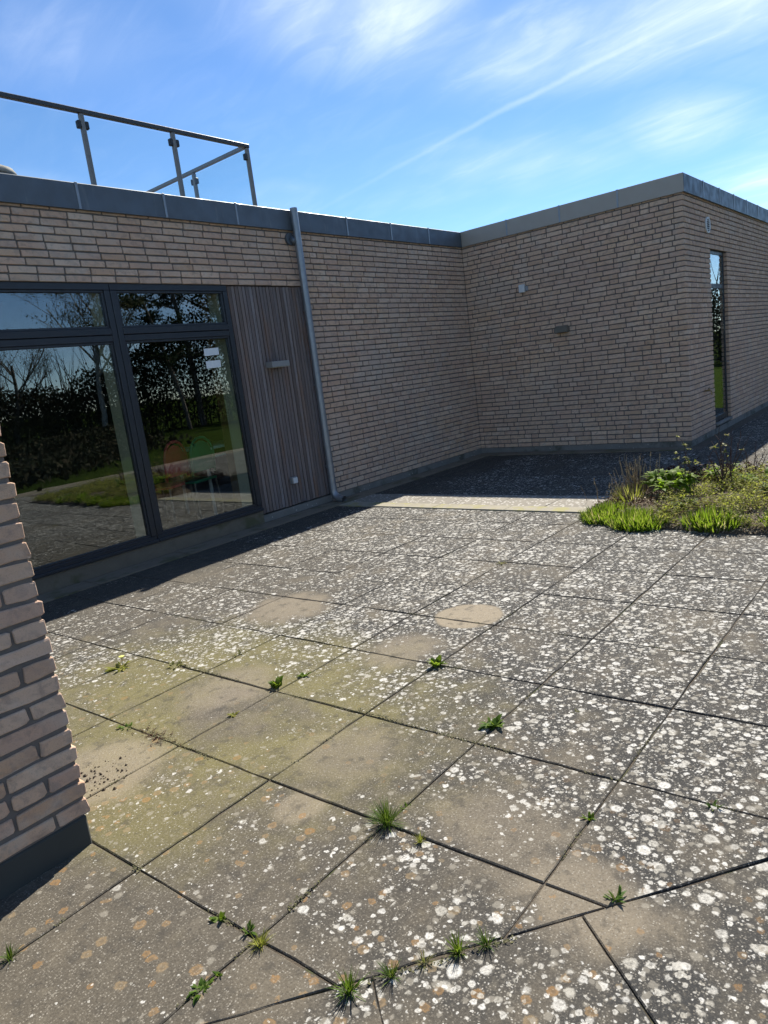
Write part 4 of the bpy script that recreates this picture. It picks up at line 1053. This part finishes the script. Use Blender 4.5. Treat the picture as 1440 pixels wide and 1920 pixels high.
# ------------------------------------------------------------------ planting bed
BZ = 0.03
def clump(name, c, rx, ry, n, h, wid, mat, label, cat, lean=0.35, group=None, bend=0.5):
    mb = MB()
    for i in range(n):
        a = rnd.uniform(0, 6.283); q = math.sqrt(rnd.random()); x, y = c[0] + rx * q * math.cos(a), c[1] + ry * q * math.sin(a)
        d = Vector((math.cos(a) * lean * q + rnd.gauss(0, .32), math.sin(a) * lean * q + rnd.gauss(0, .32), 1))
        mb.blade((x, y, c[2] - 0.03), d, (h * (1 - 0.45 * q * q) + 0.03) * rnd.uniform(.65, 1.15), wid * rnd.uniform(.7, 1.3), bend * rnd.uniform(.2, 1.3), 3, 0.1, wave=0.1)
    return thing(name, mb, mat, c, label, cat, group)
GC = 'fresh green clumps edging the bed'
clump('daylily_clump', (5.80, 2.37, 0.01), 0.26, 0.22, 900, 0.125, 0.011, 'clump_leaf', 'bright green leafy clump at the left tip of the bed', 'plant', 0.5, GC)
clump('daylily_clump', (5.60, 2.03, 0.01), 0.23, 0.23, 900, 0.135, 0.011, 'clump_leaf', 'bright green leafy clump second from the left tip of the bed', 'plant', 0.5, GC)
clump('daylily_clump', (5.60, 1.46, 0.02), 0.16, 0.22, 620, 0.15, 0.013, 'clump_leaf', 'bright green leafy clump on the front edge, standing alone', 'plant', 0.45, GC)
clump('daylily_clump', (5.60, 1.00, 0.02), 0.10, 0.11, 120, 0.20, 0.022, 'bright_leaf', 'bright green broad-leaved clump at the right picture edge', 'plant', 0.4, GC)
clump('daylily_clump', (5.66, 0.35, 0.02), 0.2, 0.2, 300, 0.15, 0.014, 'clump_leaf', 'green leafy clump on the bed front beyond the right edge', 'plant', 0.4, GC)
# leafy hellebore
def leafy(c, n, h, spread, leaf, mat, label, cat='plant', name='leafy_plant'):
    mb = MB()
    stems = MB()
    for i in range(n):
        a = rnd.uniform(0, 6.283); q = rnd.uniform(.3, 1); tip = Vector((c[0] + math.cos(a) * spread * q, c[1] + math.sin(a) * spread * q, c[2] + h * rnd.uniform(.6, 1.05)))
        stems.tube([(c[0], c[1], c[2] - .03), tuple((Vector(c) + tip) / 2 + Vector((0, 0, h * .12))), tuple(tip)], 0.003, 5, False)
        for k in range(6):
            b = a + R_(-75 + 30 * k) + rnd.uniform(-.2, .2)
            mb.blade(tip + Vector((0, 0, rnd.uniform(-.03, .02))), (math.cos(b), math.sin(b), rnd.uniform(-.1, 1.1)), leaf * rnd.uniform(.6, 1.1), leaf * 0.30, rnd.uniform(.5, 1.6), 4, 0.1, wave=.06)
    o = empty(name, c, label, cat); part('leaves', mb, mat, o); part('stems', stems, 'olive_leaf', o); return o
leafy((6.40, 2.04, 0.05), 34, 0.20, 0.22, 0.12, 'bright_leaf', 'lush bright green palmate plant in the middle of the bed')
leafy((6.95, 1.72, 0.06), 8, 0.16, 0.13, 0.10, 'bright_leaf', 'low bright leafy plant at the foot of the bare shrub')
leafy((6.75, 1.36, 0.06), 9, 0.12, 0.12, 0.10, 'bright_leaf', 'low light green plant nearer the right edge of the bed')
leafy((6.3, 1.05, 0.05), 14, 0.16, 0.2, 0.11, 'dark_leaf', 'low dark leafy plant partly cut by the right edge')
def branchy(c, n, h, spread, mat, leafmat_, label, tuft=1.0, leaf=0.035, leaves=0.5, rad=0.006, low=0.55):
    st = MB(); lv = MB()
    for i in range(n):
        a = rnd.uniform(0, 6.283); l = h * rnd.uniform(.6, 1.0); p = Vector((c[0] + rnd.gauss(0, .02), c[1] + rnd.gauss(0, .02), c[2] - .03)); d = Vector((math.cos(a) * spread, math.sin(a) * spread, 1)).normalized()
        pts = [p]; 
        for k in range(5):
            d = (d + Vector((rnd.gauss(0, .12), rnd.gauss(0, .12), .04))).normalized(); p = p + d * l / 5; pts.append(p)
        st.tube(pts, [rad * (1 - .14 * k) for k in range(6)], 6, False)
        for k in range(2, 6):
            if rnd.random() < 0.7:
                b = rnd.uniform(0, 6.28); e = pts[k] + Vector((math.cos(b) * .5, math.sin(b) * .5, .75)).normalized() * h * rnd.uniform(.08, .2); st.tube([pts[k], (pts[k] + e) / 2 + Vector((0, 0, .01)), e], [rad * .5, rad * .4, rad * .25], 4, False)
                if rnd.random() < leaves: 
                    for m in range(int(7 * tuft)): 
                        dd = Vector((rnd.gauss(0, 1), rnd.gauss(0, 1), rnd.uniform(-.2, 1))); lv.blade(e, dd, leaf * rnd.uniform(.6, 1.2), leaf * .5, .8, 3, .1)
        if rnd.random() < leaves:
            for m in range(int(11 * tuft)):
                dd = Vector((rnd.gauss(0, 1), rnd.gauss(0, 1), rnd.uniform(-.3, 1))); lv.blade(pts[-1], dd, leaf * rnd.uniform(.6, 1.3), leaf * .5, .8, 3, .1)
    o = empty('shrub', c, label, 'shrub'); part('stems', st, mat, o)
    if lv.v: part('leaves', lv, leafmat_, o)
    return o
branchy((6.42, 1.89, 0.06), 5, 0.53, 0.13, 'shrub_stem', 'yellow_leaf', 'slender shrub covered in small yellow-green buds', 1.1, 0.030, 1.0)
branchy((6.78, 1.66, 0.06), 11, 0.60, 0.26, 'shrub_stem', 'olive_leaf', 'dark many-stemmed bare shrub with a few leaf tufts on top', 1.0, 0.045, 0.16, 0.007)
branchy((7.10, 1.50, 0.06), 7, 0.42, 0.28, 'shrub_stem', 'olive_leaf', 'dark bare shrub in front of the sunlit path', .6, 0.03, 0.0, 0.006)
branchy((6.55, 0.6, 0.06), 8, 0.5, 0.3, 'shrub_stem', 'olive_leaf', 'bare shrub beyond the right picture edge', .6, 0.03, 0.3, 0.006)
def stalks(c, n, h, spread, mat, label, name='dry_stalks', rad=0.0026):
    mb = MB()
    for i in range(n):
        a = rnd.uniform(0, 6.283); b = Vector((c[0] + rnd.gauss(0, .07), c[1] + rnd.gauss(0, .10), c[2] - .03)); d = Vector((math.cos(a) * spread * rnd.random(), math.sin(a) * spread * rnd.random(), 1)).normalized(); l = h * rnd.uniform(.5, 1.05)
        p1 = b + d * l * .5; p2 = b + d * l + Vector((rnd.gauss(0, .03), rnd.gauss(0, .03), 0)); mb.tube([b, p1, p2], [rad, rad, rad * .6], 4, False)
        if rnd.random() < .5:
            for k in range(5): mb.leafquad(p2 - d * k * .012, (rnd.gauss(0, 1), rnd.gauss(0, 1), .4), 0.008)
    return thing(name, mb, mat, c, label, 'plant')
stalks((6.52, 2.34, 0.05), 70, 0.42, 0.42, 'dry_stem', 'tall dry straw-coloured stalks at the left of the bed')
stalks((6.30, 2.44, 0.04), 50, 0.22, 0.5, 'dry_stem', 'short tan dry stalks behind the leftmost green clump')
clump('fern_clump', (6.28, 2.36, 0.03), 0.11, 0.11, 150, 0.20, 0.010, 'yellow_leaf', 'feathery yellow-green clump among the dry stalks', 'plant', 0.8)
def soilz(x, y):
    dm = 9.0
    for i in range(len(BED)):
        p, q = Vector(BED[i]), Vector(BED[(i + 1) % len(BED)]); e = q - p; v = Vector((x, y)) - p
        dm = min(dm, (v - e * max(0, min(1, v.dot(e) / e.length_squared))).length)
    return 0.004 + 0.08 * min(1.0, dm / 0.45) ** 0.7
def cover(name, n, region, h, size, mat, label, cat):
    mb = MB(); k = 0
    while k < n:
        x, y = rnd.uniform(region[0], region[1]), rnd.uniform(region[2], region[3])
        if not inside((x, y), BED): continue
        if noise1(x * 3.1, y * 3.1) < -0.16: continue
        k += 1; hh = h * (0.55 + 0.6 * (noise1(x * 2.3 + 9, y * 2.3) + .5))
        z = soilz(x, y) + abs(rnd.gauss(0, .45)) * hh
        mb.leafquad((x, y, z), (rnd.gauss(0, .7), rnd.gauss(0, .7), 1), size * rnd.uniform(.6, 1.4), .5)
    return tag(part(name, mb, mat), label, cat, None, 'stuff')
cover('ground_cover', 22000, (5.5, 7.4, -0.75, 2.0), 0.12, 0.011, 'olive_leaf', 'low olive-yellow ground cover over the right of the bed', 'ground cover')
cover('ground_cover', 15000, (5.5, 7.2, -0.75, 1.9), 0.15, 0.012, 'yellow_leaf', 'scattered pale yellow-green sprigs among the ground cover', 'ground cover')
cover('dead_leaves', 5200, (6.9, 7.95, -0.75, 2.75), 0.12, 0.018, 'red_leaf', 'dark red-brown leafy mat along the back of the bed', 'ground cover')
cover('dead_leaves', 1500, (5.5, 6.9, 1.5, 2.75), 0.05, 0.014, 'red_leaf', 'brown leaf litter between the plants of the bed', 'ground cover')
cover('straw_litter', 2600, (5.42, 6.4, 0.9, 2.5), 0.03, 0.013, 'dry_stem', 'pale straw litter along the bed front', 'litter')

stalks((6.05, 1.75, 0.05), 40, 0.16, 0.7, 'dry_stem', 'short brown dry stalks between the front clumps')
stalks((6.35, 1.25, 0.06), 46, 0.20, 0.7, 'dry_stem', 'brown dry stalks in the ground cover near the right edge')
leafy((5.95, 1.80, 0.04), 10, 0.09, 0.10, 0.06, 'dark_leaf', 'small dark leafy plant between the two front green clumps')
# ------------------------------------------------------------------ garden behind the camera (seen in the window reflections)
pa = MB().box(-6, 20, -2.9, -2.05, -0.05, -0.02); tag(part('path', pa, 'mossy_strip'), 'narrow pale path between terrace and lawn', None, None, 'structure')
def tree(name, loc, h, label, bark, twigmat, leafm=None, seed=0, spread=0.55, pine=False, leafn=0, leafsize=.09, maxlev=3):
    r = random.Random(seed); tr = MB(); tw = MB(); lf = MB(); L = Vector(loc)
    def grow(p, d, l, rad, lev, maxlev):
        pts = [p]; q = p; dd = d; seg = 4
        for k in range(seg):
            dd = (dd + Vector((r.gauss(0, .10), r.gauss(0, .10), .05 if lev else .02))).normalized(); q = q + dd * l / seg; pts.append(q)
        rads = [rad * (1 - .5 * k / seg) for k in range(seg + 1)]
        (tr if lev < 2 else tw).tube(pts, rads, 7 if lev == 0 else (5 if lev < 2 else 3), False)
        if lev >= maxlev:
            if leafn:
                for m in range(leafn):
                    c = pts[r.randrange(1, 5)] + Vector((r.gauss(0, .14), r.gauss(0, .14), r.gauss(0, .12))); lf.leafquad(c, (r.gauss(0, 1), r.gauss(0, 1), r.gauss(0, 1) + .4), leafsize * r.uniform(.5, 1.2), .6)
            return
        n = (7 if lev == 0 else 5) if not pine else (16 if lev == 0 else 5)
        for k in range(n):
            f = r.uniform(.35 if lev == 0 else .25, 1.0); i = min(seg - 1, int(f * seg)); b = pts[i] + (pts[i + 1] - pts[i]) * (f * seg - i)
            a = r.uniform(0, 6.283); side = Vector((math.cos(a), math.sin(a), 0)); 
            nd = (dd * (1 - spread) + side * spread * r.uniform(.7, 1.2) + Vector((0, 0, .12))).normalized() if not pine else (side + Vector((0, 0, r.uniform(-.1, .35)))).normalized()
            ll = l * r.uniform(.38, .62) if not pine else l * (0.12 + 0.30 * (1.15 - f)) * (1.6 if lev else 1)
            grow(b, nd, ll, rads[i] * .5, lev + 1, maxlev)
    grow(L, Vector((0, 0, 1)), h * (.62 if not pine else .97), h * .018, 0, maxlev if not pine else 2)
    o = empty(name, loc, label, 'tree')
    for mb, nm, mm in ((tr, 'trunk', bark), (tw, 'crown', twigmat), (lf, 'foliage', leafm)):
        if mb.v: me = mb.rawmesh(nm); place(nm, me, mm, o)
TG = [((22.2, -18.1), 9.5, 'pine', 'dark pine standing among bare trees across the lawn'),
      ((17.0, -18.6), 8.0, 'pale', 'pale-barked budding birch left of the pine, mirrored in the window'),
      ((19.6, -20.5), 8.5, 'bare', 'bare tree between birch and pine, mirrored in the window'),
      ((14.2, -21.5), 6.6, 'bare', 'bare tree left of the birch, mirrored in the window'),
      ((11.4, -21.0), 5.2, 'bare', 'shorter bare tree farthest left of the mirrored row'),
      ((24.5, -15.5), 8.0, 'bare', 'bare spreading tree right of the pine'),
      ((26.5, -12.0), 9.0, 'pale', 'pale-barked budding tree at the right of the mirrored row'),
      ((33.0, -5.5), 8.0, 'bare', 'bare tree at the far end of the lawn'),
      ((34.5, -9.5), 9.0, 'pale', 'pale-barked budding tree at the far corner of the lawn'),
      ((8.0, -22.0), 7.0, 'bare', 'bare tree near the left corner of the lawn'),
      ((20.4, -16.8), 6.5, 'pine', 'smaller dark pine in front of the tall one'),
      ((24.8, -18.2), 10.0, 'pine', 'tallest dark pine right behind the mirrored row')]
for i, ((x, y), h_, kd, lab) in enumerate(TG):
    if kd == 'pine': tree('pine_tree', (x, y, -0.06), h_, lab, 'bark', 'twig', 'pine_leaf', i, .5, True, 60, .075)
    elif kd == 'pale': tree('birch_tree', (x, y, -0.06), h_, lab, 'pale_bark', 'twig', 'bud_leaf', i + 20, .5, False, 5, .05, 4)
    else: tree('bare_tree', (x, y, -0.06), h_, lab, 'bark', 'twig', 'bud_leaf', i + 40, .55, False, 3, .035, 4)
def thicket(pts, h, n, lab, depth=2.2):
    mb = MB()
    for i in range(n):
        f = rnd.random() * (len(pts) - 1); k = int(f); p = Vector(pts[k]) + (Vector(pts[k + 1]) - Vector(pts[k])) * (f - k)
        top = (h + 2.6 * max(0, min(1, (p.x - 17) / 6)) * max(0, min(1, (33 - p.x) / 6))) * (0.78 + 0.5 * noise1(p.x * .35, p.y * .35) + 0.2 * noise1(p.x * 1.3, p.y * 1.3))
        z = rnd.random() ** .8 * top; w_ = depth * (1 - .55 * z / top)
        mb.leafquad((p.x + rnd.gauss(0, .45) * w_, p.y + rnd.gauss(0, .45) * w_, z), (rnd.gauss(0, 1), rnd.gauss(0, 1), rnd.gauss(0, 1)), rnd.uniform(.04, .11), .6)
    for i in range(n // 260):
        f = rnd.random() * (len(pts) - 1); k = int(f); p = Vector(pts[k]) + (Vector(pts[k + 1]) - Vector(pts[k])) * (f - k)
        p = Vector((p.x + rnd.gauss(0, .8), p.y + rnd.gauss(0, .8), -.06)); mb.tube([p, p + Vector((rnd.gauss(0, .3), rnd.gauss(0, .3), h * .6)), p + Vector((rnd.gauss(0, .5), rnd.gauss(0, .5), h * rnd.uniform(0.8, 1.25)))], [.03, .02, .006], 3, False)
    return tag(place('thicket', mb.rawmesh('thicket'), 'hedge_leaf'), lab, 'thicket', None, 'stuff')
thicket([(2, -22), (10, -22.5), (18, -21.5), (25, -18), (31, -11), (36, -3), (38, 6)], 4.5, 105000, 'dark dense thicket bounding the lawn')
thicket([(6, -13.5), (10, -15.5), (14, -15.0), (17, -16.5)], 1.0, 9000, 'low dark shrub border on the lawn in front of the thicket', 1.6)
thicket([(6.0, -5.0), (8.5, -6.5), (10.0, -8.5), (13, -9.0)], 0.55, 9000, 'low olive shrubs scattered on the lawn near the terrace', 2.2)
